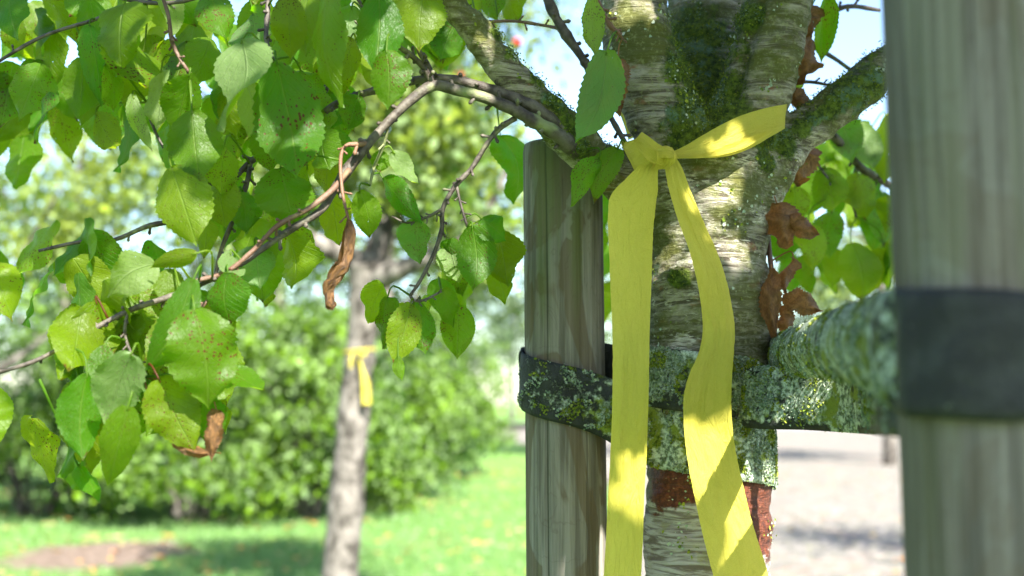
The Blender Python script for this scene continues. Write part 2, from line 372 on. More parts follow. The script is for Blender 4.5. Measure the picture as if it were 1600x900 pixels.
sheet('cobbled_path', rag(dens([(.6, 1.0), (9, 1.0), (16, 26), gg(1500, 672), gg(1180, 672), gg(760, 661), gg(765, 683), gg(930, 720), gg(985, 840), gg(995, 1000)]), .25), .036, COBB)
sheet('road', [(-3, 62), (60, 56), (60, 76), (-3, 84)], .036, ROAD)

# ------------------------------------------------------------------ leaf builders
def leaf_vf(base, tip, width, facing, curl=.12, fold=.15, nu=8, nv=44, serr=.06, twist=0.0, wave=.04, seed=0, shape=1.0, side=0.0):
    base = Vector(base); tip = Vector(tip); L = (tip - base).length; d = (tip - base).normalized()
    n = (facing - d * facing.dot(d)).normalized(); s = d.cross(n)
    vs = np.linspace(0, 1, nv + 1); us = np.linspace(-1, 1, nu + 1)
    Vv = []; U = []
    for v in vs:
        wv = (math.sin(math.pi * min(1, v) ** (.82 * shape)) ** .72 if 0 < v < 1 else 0) * (1 - .18 * v ** 4)
        tipf = max(0, (v - .86) / .14); wv = wv * (1 - tipf) + wv * tipf * .72
        arch = math.sin(math.pi * v) * curl * L; tw = twist * (v - .3)
        drift = side * math.sin(math.pi * v) * L
        s2 = s * math.cos(tw) + n * math.sin(tw); n2 = n * math.cos(tw) - s * math.sin(tw)
        c = base + d * (L * v) + n * arch + s * drift
        for u in us:
            au = abs(u); e = u * width * .5 * wv
            if au > .99: e *= 1 + serr * (2 * ((v * 15 + seed * .37) % 1.0) - 1) * (1 if v < .96 else 0) + .05 * noise.noise(Vector((v * 5, seed, u)))
            h = -fold * au ** 1.4 * width * .5 * wv + wave * width * au * noise.noise(Vector((v * 4 + seed, u * .8, seed * 3.3)))
            Vv.append(c + s2 * e + n2 * h - d * (au * au * .03 * L * (1 if 0 < v < 1 else 0)))
            U.append((.5 + .5 * u * (.25 + .75 * wv), v))
    m_ = nu + 1
    Fv = [(j*m_+i, j*m_+i+1, (j+1)*m_+i+1, (j+1)*m_+i) for j in range(nv) for i in range(nu)]
    return Vv, Fv, U
def small_leaves(cent, size, nrm=None, spread=1.0, aspect=.62, drop=.35):
    """cent (n,3): one folded 4-triangle leaf each (6 verts, 4 quads->2 quads x2)"""
    n = len(cent); cent = np.asarray(cent)
    a = rng.normal(size=(n, 3)); a[:, 2] -= drop * 1.5; a /= np.linalg.norm(a, axis=1)[:, None]
    b = rng.normal(size=(n, 3)); b -= (b * a).sum(1)[:, None] * a; b /= np.linalg.norm(b, axis=1)[:, None]
    c = np.cross(a, b); s = (size * rng.uniform(.65, 1.25, n))[:, None]
    w_ = s * aspect * .5
    V = np.stack([cent - a*s*.5, cent - a*s*.15 + b*w_ - c*s*.08, cent + a*s*.2 + b*w_*.85 - c*s*.1, cent + a*s*.5 - c*s*.06, cent + a*s*.2 - b*w_*.85 - c*s*.1, cent - a*s*.15 - b*w_ - c*s*.08], 1).reshape(-1, 3)
    k = np.arange(n)[:, None] * 6
    F = np.concatenate([k + np.array([[0, 1, 2, 3]]), k + np.array([[0, 3, 4, 5]])], 1).reshape(-1, 4)
    rn = np.repeat(rng.random(n), 6)
    return V, F, rn

# ------------------------------------------------------------------ MAIN TREE
TB = P(1105, 900, 1.45); TB = Vector((TB.x, 1.45, 0))
tree = empty('apple_tree', TB, 'mossy grey apple tree forking above the tied yellow ribbon, overhanging the leaves in front', 'tree')
Yt = 1.45
big = []
big.append([(TB.x, 1.45, -.05, .10), (TB.x, 1.45, .25, .082)] + PT([(1104, 1100, Yt, 99), (1104, 900, Yt, 98), (1106, 700, Yt, 96), (1107, 560, Yt, 94), (1106, 420, Yt, 94), (1104, 320, Yt, 97), (1100, 250, Yt, 103)]))
big.append(PT([(1100, 340, Yt, 88), (1078, 270, Yt, 86), (1046, 200, 1.43, 62), (1005, 110, 1.42, 57), (988, 0, 1.42, 53), (968, -110, 1.42, 50), (930, -260, 1.40, 45), (860, -480, 1.32, 38), (760, -760, 1.1, 30)]))
big.append(PT([(1105, 320, 1.46, 82), (1104, 235, 1.485, 70), (1104, 150, 1.53, 64), (1106, 60, 1.57, 64), (1106, 0, 1.59, 64), (1104, -160, 1.62, 58), (1110, -400, 1.68, 48), (1120, -700, 1.7, 38)]))
big.append(PT([(1112, 330, Yt, 88), (1140, 240, Yt, 78), (1172, 165, 1.44, 58), (1200, 80, 1.43, 55), (1217, 0, 1.43, 53), (1240, -110, 1.42, 50), (1262, -280, 1.4, 46), (1310, -520, 1.3, 38), (1370, -800, 1.05, 30)]))
big.append(PT([(1040, 330, 1.45, 48), (985, 290, 1.425, 42), (935, 255, 1.385, 34), (890, 212, 1.36, 32), (845, 168, 1.34, 31), (800, 122, 1.32, 30), (755, 66, 1.30, 27), (710, 8, 1.28, 23), (665, -60, 1.26, 20), (600, -170, 1.2, 16), (500, -330, 1.1, 12), (380, -480, 1.0, 8)]))
big.append(PT([(1130, 380, 1.45, 60), (1165, 318, 1.45, 56), (1200, 262, 1.45, 44), (1240, 218, 1.455, 36), (1290, 178, 1.46, 32), (1335, 144, 1.47, 31), (1380, 110, 1.48, 30), (1440, 70, 1.5, 28), (1530, 5, 1.5, 25), (1640, -80, 1.48, 21), (1760, -200, 1.4, 16)]))
A = Acc()
for i, b_ in enumerate(big):
    v_, f_ = tube_vf(b_, 28, 5); A.add(v_, f_)
raw = A.build('raw', BARK)
md = raw.modifiers.new('r', 'REMESH'); md.mode = 'VOXEL'; md.voxel_size = .0050
ms = raw.modifiers.new('s', 'SMOOTH'); ms.iterations = 10; ms.factor = .6
dg = bpy.context.evaluated_depsgraph_get(); tm = bpy.data.meshes.new_from_object(raw.evaluated_get(dg)); bpy.data.objects.remove(raw)
nv = len(tm.vertices); co = np.zeros(nv * 3); tm.vertices.foreach_get('co', co); co = co.reshape(-1, 3)
no = np.zeros(nv * 3); tm.vertices.foreach_get('normal', no); no = no.reshape(-1, 3)
mossb = [(1105, 0, 60), (1105, 60, 60), (1105, 120, 55), (1090, 170, 40), (1130, 170, 40), (1260, 190, 18), (1320, 150, 20), (1280, 175, 14), (860, 180, 16), (780, 95, 12), (950, 250, 14), (1095, 60, 50), (1110, 150, 55), (1075, 200, 45), (1120, 205, 45), (1060, 110, 30), (1222, 212, 28), (1345, 130, 34), (1385, 110, 30), (1300, 165, 16), (885, 222, 22), (905, 245, 16), (840, 150, 18), (800, 120, 14), (1185, 215, 26), (1195, 250, 20), (1060, 435, 16), (1070, 60, 30), (1130, 10, 45), (1170, 20, 26), (1235, 225, 20), (870, 190, 14)]
mw = np.zeros(nv)
for (a_, b_, r_) in mossb:
    c_ = np.array(P(a_, b_, 1.40)); rr = px2m(r_, 1.4)
    pr = np.zeros((nv,)); dxy = co - c_; 
    d2 = (dxy[:, 0] ** 2 + dxy[:, 2] ** 2) / rr ** 2 + (dxy[:, 1] / .26) ** 2
    mw = np.maximum(mw, np.exp(-d2 * .9))
mw = np.maximum(mw, .5 * np.clip(no[:, 2] * 1.2, 0, 1) * (co[:, 2] > 1.5))
disp = np.zeros(nv)
for i in range(nv):
    p = co[i]
    if p[2] < .9 or p[2] > 2.2: 
        disp[i] = .002 * noise.noise(Vector(p) * 12); continue
    q = Vector((p[0] * 14, p[1] * 14, p[2] * 42)); disp[i] = .0040 * noise.noise(q) + .0026 * noise.noise(q * 2.7) + .003 * noise.noise(Vector(p) * 16)
    if mw[i] > .15: disp[i] += mw[i] * (.004 + .004 * noise.noise(Vector(p) * 90))
    # crease in the fork
co2 = co + no * disp[:, None]
# fork crease: dark cleft from (1190,40) down to (1150,120)
for (a0, b0), (a1, b1) in (((1185, 10), (1160, 90)), ((1160, 90), (1148, 150))):
    p0 = np.array(P(a0, b0, 1.42)); p1 = np.array(P(a1, b1, 1.41)); d_ = p1 - p0; L2 = d_ @ d_
    t_ = np.clip(((co2 - p0) @ d_) / L2, 0, 1); q_ = p0 + t_[:, None] * d_; dd = np.hypot(co2[:, 0] - q_[:, 0], co2[:, 2] - q_[:, 2])
    front = (no[:, 1] < 0) & (co2[:, 1] < 1.56); co2 -= no * (front * .009 * np.exp(-(dd / .006) ** 2))[:, None]
Ff = np.array([tuple(p.vertices) for p in tm.polygons])
trunk = mesh('trunk', co2, Ff, BARK, tree, attrs={'moss': mw, 'rnd': np.zeros(nv)})
bpy.data.meshes.remove(tm)

# tufts of moss and lichen: many small ruffled lobes
def crust(acc, p, nrm, size, r, lift=.0012, tilt=.5, k=6):
    nrm = Vector(nrm).normalized(); t = Vector((random.gauss(0, 1), random.gauss(0, 1), random.gauss(0, 1))); nn = (nrm + t * tilt * .5).normalized()
    a = nn.orthogonal().normalized(); b = nn.cross(a); V = [Vector(p) + nrm * lift * .3]; 
    for i in range(k):
        an = 2 * math.pi * (i + random.random() * .7) / k; rr = size * random.uniform(.55, 1.15)
        V.append(Vector(p) + nrm * (lift + random.random() * lift) + (a * math.cos(an) + b * math.sin(an)) * rr)
    acc.add(V, [(0, 1 + i, 1 + (i + 1) % k) for i in range(k)], None, r)
ma = Acc()
cand = np.where((mw > .32) & (no[:, 1] < .35) & (co[:, 2] < 1.95) & (co[:, 2] > 1.3))[0]
for i in cand:
    for _ in range(5):
        if random.random() < (mw[i] - .25) * 1.1:
            pr = co2[i] + rng.normal(size=3) * .0022
            bigp = noise.noise(Vector(co2[i]) * 38)
            rv = random.uniform(0, .34) if bigp < .22 else random.uniform(.5, .72)
            if random.random() < .08: rv = .45
            crust(ma, pr, no[i], random.uniform(.0007, .0018), rv, .0010, 1.2, 4)
# sparse lichen flecks on the bark
cand = np.where((no[:, 1] < .1) & (co[:, 2] < 1.9) & (co[:, 2] > 1.1))[0]
for i in cand:
    nn = noise.noise(Vector(co2[i]) * 22) + .5 * noise.noise(Vector(co2[i]) * 60)
    if nn > .28 and random.random() < .35: crust(ma, co2[i] + rng.normal(size=3) * .002, no[i], random.uniform(.0012, .003), random.choice([random.uniform(.1, .5), random.uniform(.75, 1)]), .0007, .5, 5)
mo = ma.build('moss', LICH, tree, smooth=False); mo['kind'] = 'stuff'

# --- limbs that carry the crown over the photographer (outside the frame) and all thin branches
branches = []   # (object, polyline points)
def branch(lst, knob=.18, seed=0, rnd=0.0, parent=tree, seg=8, name='branch', label=None, world=False):
    pts = lst if world else PT(lst)
    v_, f_ = tube_vf(pts, seg, 5, knob, seed)
    a_ = Acc(); a_.add(v_, f_, None, rnd); rs_ = random.Random(seed + 900); cc_ = catmull(pts, 5)
    for i in range(2, len(cc_) - 1):
        if name == 'branch' and rs_.random() < .42:   # spurs and buds
            q = Vector(cc_[i][:3]); ax = (Vector(cc_[i + 1][:3]) - q).normalized(); dr = ax.orthogonal().normalized(); dr = (dr * math.cos(i * 2.4) + ax.cross(dr) * math.sin(i * 2.4) + ax * .5).normalized()
            ln = rs_.uniform(.004, .010) + cc_[i][3]; r0 = min(.0024, cc_[i][3] * .7)
            bv, bf = tube_vf([tuple(q) + (r0,), tuple(q + dr * ln * .6) + (r0 * .75,), tuple(q + dr * ln * .85) + (r0 * 1.1,), tuple(q + dr * ln * 1.05) + (r0 * .3,)], 6, 2); a_.add(bv, bf, None, rnd)
    o = a_.build(name, TWIG, parent, origin=Vector(pts[0][:3]))
    if label: o['label'] = label
    branches.append((o, [Vector(p[:3]) for p in catmull(pts, 5)])); return o
B = []
B.append(branch([(935, 262, 1.385, 16), (900, 236, 1.355, 15), (870, 210, 1.33, 13), (835, 190, 1.31, 11), (800, 170, 1.30, 10), (755, 152, 1.29, 9), (710, 140, 1.285, 9), (676, 134, 1.28, 9), (640, 158, 1.27, 8), (605, 192, 1.26, 7), (578, 222, 1.25, 7), (545, 262, 1.25, 9), (520, 300, 1.24, 7), (500, 330, 1.23, 6), (460, 355, 1.22, 6), (420, 382, 1.22, 5), (380, 410, 1.21, 5), (330, 436, 1.20, 5), (270, 462, 1.2, 5), (200, 486, 1.19, 4.5), (125, 526, 1.18, 4), (50, 566, 1.16, 3.5), (-40, 590, 1.15, 3)], seed=1, label='long grey twig arching down to the left'))
B.append(branch([(880, 205, 1.34, 12), (840, 172, 1.32, 11), (800, 152, 1.31, 10), (760, 138, 1.31, 9), (715, 126, 1.31, 8), (680, 123, 1.31, 8), (640, 127, 1.31, 7), (590, 140, 1.31, 6.5), (540, 156, 1.31, 6.5), (495, 182, 1.31, 6), (440, 222, 1.3, 5), (395, 250, 1.3, 5), (345, 300, 1.29, 4), (300, 340, 1.29, 4), (235, 352, 1.28, 4), (180, 374, 1.28, 3.5), (125, 378, 1.27, 3), (60, 392, 1.26, 2.5)], seed=2))
B.append(branch([(674, 130, 1.28, 6), (662, 106, 1.27, 5), (642, 86, 1.26, 4.5), (622, 72, 1.25, 4), (590, 40, 1.25, 3), (560, 0, 1.24, 3), (540, -40, 1.24, 3)], seed=3))
B.append(branch([(674, 130, 1.29, 6), (668, 102, 1.29, 5), (655, 80, 1.29, 4), (650, 50, 1.29, 3), (660, 0, 1.29, 3), (665, -40, 1.29, 3)], seed=4))
B.append(branch([(806, 184, 1.31, 5), (780, 201, 1.31, 4.5), (760, 226, 1.31, 4), (736, 264, 1.31, 4), (711, 291, 1.31, 4), (692, 326, 1.31, 3.5), (690, 360, 1.31, 3.5), (676, 400, 1.31, 3), (658, 436, 1.31, 3), (641, 462, 1.31, 2.5)], seed=5, label='thin hanging twig with leaves at its end'))
B.append(branch([(692, 326, 1.31, 2.6), (668, 339, 1.31, 2.4), (636, 348, 1.31, 2), (612, 338, 1.31, 1.6)], seed=6))
B.append(branch([(713, 290, 1.31, 2.4), (720, 320, 1.31, 2.2), (730, 354, 1.31, 2)], seed=7))
B.append(branch([(545, 266, 1.245, 5), (520, 296, 1.225, 5), (482, 326, 1.215, 4.2), (432, 354, 1.205, 4), (395, 392, 1.20, 3.8), (352, 426, 1.195, 4), (300, 440, 1.19, 3)], seed=8, rnd=.55, label='reddish sunlit shoot'))
B.append(branch([(392, 250, 1.3, 4), (386, 285, 1.29, 4), (370, 330, 1.28, 4), (345, 392, 1.27, 3.5), (335, 440, 1.26, 3)], seed=9))
B.append(branch([(240, -40, 1.22, 3), (262, 20, 1.22, 3), (268, 62, 1.22, 3.5), (280, 90, 1.22, 3), (296, 114, 1.22, 2.5)], seed=10, rnd=.4, label='short dark red shoot hanging among bright leaves'))
B.append(branch([(845, -30, 1.40, 8), (865, 20, 1.40, 8), (885, 55, 1.40, 8), (908, 88, 1.40, 7), (920, 110, 1.40, 6), (935, 150, 1.39, 5), (958, 190, 1.37, 4.5), (978, 225, 1.36, 4)], seed=11, knob=.3))
B.append(branch([(925, -20, 1.32, 4), (942, 20, 1.32, 4), (955, 42, 1.32, 4.5), (965, 50, 1.32, 3), (972, 60, 1.33, 2)], seed=12, rnd=.8))
B.append(branch([(745, 35, 1.42, 3), (800, 33, 1.42, 2.6), (845, 39, 1.42, 2.6), (872, 44, 1.41, 3)], seed=13, rnd=.6))
B.append(branch([(1205, 262, 1.5, 12), (1240, 235, 1.6, 9), (1290, 206, 1.75, 8), (1322, 236, 1.8, 7), (1350, 266, 1.84, 7), (1392, 290, 1.9, 6), (1450, 320, 2.0, 5), (1540, 340, 2.1, 4)], seed=14, knob=.3))
B.append(branch([(1230, 60, 1.6, 5), (1290, 26, 1.66, 4), (1325, 10, 1.66, 4), (1375, 16, 1.68, 3)], seed=15))
B.append(branch([(1240, 60, 1.6, 4), (1295, 86, 1.62, 3.4), (1330, 110, 1.62, 3), (1360, 130, 1.62, 2)], seed=16))
B.append(branch([(1225, 130, 1.55, 3.5), (1265, 128, 1.55, 3), (1300, 134, 1.55, 2.6)], seed=17))
B.append(branch([(1208, 250, 1.52, 4), (1200, 300, 1.50, 4), (1199, 350, 1.46, 4), (1203, 400, 1.43, 4), (1207, 440, 1.41, 4), (1208, 480, 1.40, 3)], seed=18, rnd=.5, label='dark stem holding withered leaves beside the trunk'))
B.append(branch([(1290, 215, 1.75, 3.5), (1268, 232, 1.75, 3), (1280, 260, 1.75, 2.6), (1310, 300, 1.75, 2)], seed=19))
B.append(branch([(1340, 258, 1.83, 4), (1330, 300, 1.83, 3), (1338, 340, 1.82, 2)], seed=20))
B.append(branch([(420, -30, 1.26, 5), (418, 20, 1.25, 4), (416, 60, 1.24, 4), (425, 90, 1.23, 3.5), (432, 100, 1.22, 3)], seed=21, knob=.4))
B.append(branch([(130, -40, 1.3, 4), (185, -5, 1.29, 3.5), (260, 5, 1.28, 3.5), (330, -10, 1.27, 4), (430, -35, 1.26, 4)], seed=22))
B.append(branch([(-40, 120, 1.3, 3), (60, 60, 1.3, 3), (150, 30, 1.29, 3), (190, 10, 1.29, 3)], seed=23))
B.append(branch([(495, 182, 1.31, 3.5), (505, 150, 1.30, 3), (540, 90, 1.30, 3), (560, 60, 1.3, 3), (570, 20, 1.3, 2)], seed=24))
B.append(branch([(345, 300, 1.29, 3), (300, 270, 1.28, 3), (275, 262, 1.27, 2.5), (240, 200, 1.27, 2.5), (230, 160, 1.27, 2)], seed=25))
B.append(branch([(576, 224, 1.25, 3), (558, 226, 1.24, 5), (540, 228, 1.235, 3), (532, 250, 1.23, 3), (535, 300, 1.22, 2.6), (545, 345, 1.21, 2.2)], seed=26, rnd=.85, label='pinkish stem of the curled dead leaf'))
B.append(branch([(608, 190, 1.26, 3), (600, 225, 1.27, 2.6), (585, 260, 1.28, 2.4), (578, 290, 1.28, 2)], seed=27))
B.append(branch([(370, 418, 1.21, 4), (345, 448, 1.2, 3.5), (305, 490, 1.19, 3), (300, 500, 1.18, 3)], seed=28, rnd=.5))
B.append(branch([(200, 486, 1.19, 3), (195, 520, 1.19, 2.6), (205, 552, 1.19, 2.4), (225, 590, 1.18, 2)], seed=29))
B.append(branch([(641, 462, 1.31, 2.4), (648, 470, 1.31, 2.2), (665, 468, 1.31, 2), (690, 455, 1.31, 1.8)], seed=30))
# limbs overhead, beyond the picture's upper edge
def over(p0, p1, r0, r1, seed):
    p0 = Vector(p0); p1 = Vector(p1); rs = random.Random(seed); pts = []
    for i in range(6):
        t = i / 5; q = p0.lerp(p1, t) + Vector((rs.uniform(-.06, .06), rs.uniform(-.06, .06), rs.uniform(-.03, .05))) * (1 if 0 < i < 5 else 0); pts.append((q.x, q.y, q.z, r0 + (r1 - r0) * t))
    branch(pts, seed=seed, world=True, name='limb')
e1 = Vector(PT([big[1] and (760, -760, 1.1, 1)])[0][:3]); e3 = Vector(PT([(1370, -800, 1.05, 1)])[0][:3]); e2 = Vector(PT([(1120, -700, 1.7, 1)])[0][:3]); e4 = Vector(PT([(380, -480, 1.0, 1)])[0][:3])
for i, (a_, b_) in enumerate(((e1, e1 + Vector((-.5, -.9, .35))), (e1, e1 + Vector((.1, -1.1, .5))), (e3, e3 + Vector((.3, -1.1, .4))), (e3, e3 + Vector((.9, -.6, .4))), (e2, e2 + Vector((.2, .5, .8))), (e4, e4 + Vector((-.5, -.8, .35))), (e4, e4 + Vector((.2, -.9, .4))), (e2, e2 + Vector((-.7, .2, .6))))):
    over(a_, b_, .014, .004, 50 + i)

# --- leaves of the front spray: (base px,py, tip px,py, width px, Y, roll, curl)
HL = [(195, 5, 190, 98, 80, 1.22), (205, 55, 226, 132, 80, 1.26), (140, -5, 150, 65, 52, 1.3), (140, 40, 158, 160, 50, 1.27), (165, 100, 176, 170, 32, 1.25), (208, 150, 236, 230, 30, 1.24),
 (252, 108, 246, 200, 40, 1.24), (296, 116, 272, 205, 58, 1.22), (300, 172, 312, 276, 92, 1.20), (378, 64, 342, 194, 74, 1.15), (432, 98, 462, 264, 112, 1.17), (325, -20, 352, 58, 66, 1.22),
 (255, -25, 268, 55, 48, 1.28), (452, -10, 456, 88, 62, 1.22), (485, -20, 478, 82, 60, 1.24), (512, -20, 530, 155, 56, 1.18), (592, -12, 586, 106, 80, 1.2), (664, -20, 656, 76, 84, 1.24),
 (604, 78, 606, 166, 64, 1.18), (268, 262, 306, 378, 92, 1.19), (298, 186, 288, 300, 60, 1.23), (350, 228, 346, 302, 62, 1.24), (338, 278, 352, 352, 54, 1.25), (412, 204, 424, 266, 60, 1.23),
 (438, 262, 458, 348, 84, 1.24), (398, 384, 406, 447, 58, 1.24), (448, 364, 456, 446, 60, 1.25), (243, 412, 174, 462, 66, 1.16), (306, 396, 238, 418, 34, 1.14), (356, 426, 362, 502, 60, 1.18),
 (302, 436, 228, 574, 66, 1.14), (304, 484, 324, 628, 116, 1.12), (248, 592, 302, 700, 90, 1.14), (345, 572, 408, 608, 42, 1.16), (310, 612, 334, 700, 52, 1.16), (206, 552, 172, 668, 74, 1.12),
 (200, 636, 170, 752, 60, 1.13), (136, 584, 130, 712, 66, 1.15), (164, 540, 138, 618, 44, 1.17), (150, 470, 176, 548, 80, 1.19), (122, 728, 154, 782, 30, 1.2), (230, 590, 246, 644, 40, 1.2),
 (196, 466, 216, 536, 52, 1.21), (596, 236, 594, 266, 36, 1.29), (614, 236, 652, 284, 34, 1.28), (598, 278, 654, 344, 38, 1.28), (562, 298, 576, 368, 50, 1.28), (652, 342, 656, 408, 56, 1.31),
 (738, 352, 738, 448, 64, 1.3), (752, 342, 788, 374, 46, 1.32), (778, 362, 792, 442, 60, 1.36), (642, 474, 616, 564, 54, 1.3), (656, 470, 664, 548, 54, 1.32), (690, 450, 708, 508, 42, 1.36),
 (606, 464, 598, 540, 40, 1.34), (622, 556, 628, 592, 20, 1.3), (782, 212, 802, 312, 64, 1.55), (770, -20, 776, 30, 44, 1.5), (802, -20, 810, 30, 40, 1.5), (735, -15, 745, 32, 40, 1.5),
 (948, 82, 902, 214, 74, 1.27), (924, -10, 930, 82, 38, 1.3), (966, 232, 930, 314, 46, 1.33), (936, 248, 896, 318, 40, 1.31), (1292, -12, 1284, 92, 34, 1.5), (1236, 100, 1242, 148, 48, 1.56),
 (1310, 180, 1330, 250, 60, 1.78), (1345, 190, 1362, 262, 50, 1.8), (1290, 262, 1302, 328, 56, 1.74), (1330, 380, 1346, 468, 64, 1.82), (1375, 300, 1380, 380, 50, 1.85), (1338, 270, 1352, 340, 54, 1.83),
 (1242, 292, 1246, 345, 46, 1.72), (1262, 350, 1270, 420, 50, 1.74), (1300, 330, 1296, 400, 50, 1.78), (1380, 380, 1386, 450, 48, 1.85), (1385, 180, 1382, 280, 60, 1.8),
 (548, 60, 512, 130, 50, 1.27), (470, 110, 492, 180, 60, 1.26), (385, 130, 398, 220, 56, 1.27), (330, 60, 300, 130, 60, 1.27), (222, 90, 200, 175, 56, 1.29), (150, 180, 180, 230, 46, 1.3), (395, 20, 400, 95, 60, 1.28), (550, 10, 545, 70, 60, 1.3),
 (560, 150, 545, 200, 46, 1.3), (505, 205, 515, 262, 50, 1.28), (480, 262, 470, 318, 48, 1.28), (375, 300, 385, 362, 52, 1.27), (320, 345, 318, 400, 40, 1.27), (395, 345, 380, 398, 46, 1.26), (265, 420, 262, 475, 48, 1.22),
 (185, 585, 200, 668, 46, 1.18), (360, 395, 372, 430, 34, 1.2), (700, 380, 716, 440, 50, 1.38), (128, 90, 122, 180, 60, 1.3), (124, 605, 130, 720, 50, 1.19)]
allbp = [(bo, q) for bo, pts in branches for q in pts if q.z < 2.2]
bp_np = np.array([q[:] for _, q in allbp])
camp = Vector((0, 0, CZ))
def petiole(acc, base, d, U_, r, width=.0011, maxl=.10):
    """stalk from the leaf base back to the nearest wood"""
    dist = np.linalg.norm(bp_np - np.array(base)[None] , axis=1) + .25 * np.maximum(0, np.array(base)[2] - bp_np[:, 2])
    j = int(np.argmin(dist)); tgt = Vector(bp_np[j]); L = (tgt - base).length
    if L > maxl: tgt = base + (tgt - base) * (maxl / L) ; L = maxl
    mid = base - d * min(.022, L * .45) + Vector((0, 0, .004)); mid = mid.lerp((tgt + base) / 2, .4)
    v_, f_ = tube_vf([tuple(tgt) + (width * 1.2,), tuple(mid) + (width,), tuple(base) + (width * .8,), tuple(base + d * .004) + (width * .6,)], 5, 3, 0, 0)
    acc.add(v_, f_, np.tile([[.5, .5]], (len(v_), 1)), r)
    return j
random.seed(11)
for i, h in enumerate(HL[:100]):
    bx_, by_, tx_, ty_, w_, Y = h
    dy = random.uniform(-.016, .016); b_ = P(bx_, by_, Y + dy); t_ = P(tx_, ty_, Y - dy + random.uniform(-.012, .004)); d = (t_ - b_).normalized()
    roll = random.uniform(-1.0, 1.0); 
    if i in (8, 10, 19, 31, 32, 30, 35, 18, 16, 17, 60): roll *= .4
    view = (camp - b_).normalized(); fc = (view * math.cos(roll) + d.cross(view) * math.sin(roll))
    if i in (9, 27, 35, 60, 61) or random.random() < .15: fc = -fc
    wid = px2m(w_, Y) / max(.66, math.cos(roll)) * random.uniform(.94, 1.06); t_ = b_ + (t_ - b_) * 1.07
    rv = random.random()
    side = random.uniform(-.08, .08)
    if i == 9: side = .16
    if i == 27: side = -.18
    tws = random.uniform(-.9, .9) * (.3 if i in (8, 10, 16, 17, 18, 19, 31, 32, 35, 60) else 1)
    V_, F_, U_ = leaf_vf(b_, t_, wid, fc, random.uniform(.02, .16) * random.choice((1, 1, -1)), random.uniform(.05, .42), seed=i + .5, twist=tws, wave=random.uniform(.10, .28), shape=random.uniform(.84, 1.22), side=side)
    a_ = Acc(); a_.add(V_, F_, U_, rv); j = petiole(a_, b_, d, None, rv)
    a_.build('leaf', LEAF, allbp[j][0], origin=b_)
# edge leaf half brown at the spray's lower end
# --- withered leaves
def dead(b, t, wpx, Y, seed, twist=2.0, fold=.9, label=None, roll=.3, curl=.2):
    b_ = P(b[0], b[1], Y); t_ = P(t[0], t[1], Y - .01); d = (t_ - b_).normalized(); view = (camp - b_).normalized()
    fc = view * math.cos(roll) + d.cross(view) * math.sin(roll)
    V_, F_, U_ = leaf_vf(b_, t_, px2m(wpx, Y) * .9, fc, curl, fold * 1.3, nu=12, nv=44, serr=.13, twist=twist * 1.2, wave=.8, seed=seed, side=random.uniform(-.1, .1))
    a_ = Acc(); a_.add(V_, F_, U_, .5); j = petiole(a_, b_, d, None, .5, .0009)
    o = a_.build('dead_leaf', DEAD, allbp[j][0], origin=b_)
    if label: o['label'] = label
    return o
def curled(path, Y, label):
    """leaf rolled into a tube, ragged edge"""
    ctr = catmull([(x, y, r) for x, y, r in path], 8); V_ = []; U_ = []; n = len(ctr); m_ = 15
    for i, (x, y, r) in enumerate(ctr):
        c = P(x, y, Y); rr = px2m(r, Y); v = i / (n - 1)
        for k in range(m_):
            an = -2.6 + 5.0 * k / (m_ - 1) + .9 * math.sin(v * 5) ; q = rr * (1 + .28 * noise.noise(Vector((v * 7, k * .35, 4))) - .15 * k / m_)
            V_.append(c + Vector((math.cos(an) * q, math.sin(an) * q * .8, .0045 * noise.noise(Vector((v * 12, k * .7, 9)))))); U_.append((k / (m_ - 1), v))
    a_ = Acc(); a_.add(V_, [(i*m_+k, i*m_+k+1, (i+1)*m_+k+1, (i+1)*m_+k) for i in range(n-1) for k in range(m_-1)], U_, .5)
    o = a_.build('dead_leaf', DEAD, B[25], origin=P(path[0][0], path[0][1], Y)); o['label'] = label
curled([(545, 344, 4), (546, 362, 11), (542, 385, 12), (538, 405, 13), (530, 420, 16), (521, 435, 14), (515, 450, 10), (514, 465, 8), (517, 477, 9), (516, 484, 4)], 1.21, 'long brown leaf rolled into a tube')
dead((966, 90), (970, 180), 58, 1.335, 3, .4, .4, 'rust brown crumpled leaf beside the left fork', .1)
dead((1268, 8), (1262, 62), 48, 1.5, 4, 1.4, .6, 'brown leaf stuck at the top of the right fork')
dead((1268, 60), (1256, 132), 58, 1.48, 5, .8, .7, 'dark brown withered leaf hanging behind the right fork', -.4)
dead((1235, 142), (1275, 168), 34, 1.46, 6, .6, .6)
dead((1262, 226), (1246, 292), 62, 1.5, 7, 1.2, .6, 'curled brown leaf under the right limb')
dead((1214, 318), (1232, 388), 60, 1.41, 8, 1.0, .6, 'wide brown leaf hanging by a bent stalk', .2)
dead((1222, 345), (1280, 368), 40, 1.41, 9, .8, .6)
dead((1240, 404), (1232, 468), 30, 1.41, 10, 1.8, .9, 'narrow rolled brown leaf')
dead((1205, 420), (1212, 526), 40, 1.40, 11, 1.0, .8, 'dark brown leaf hanging against the trunk edge')
dead((1222, 466), (1286, 486), 46, 1.40, 12, .7, .55, 'brown leaf pointing right above the strap')
dead((1216, 480), (1240, 524), 34, 1.41, 13, 1.2, .8)
dead((338, 640), (330, 722), 34, 1.15, 14, .5, .4)
dead((268, 680), (345, 708), 22, 1.155, 16, .6, .5, 'pinkish brown leaf edge at the bottom of the spray')

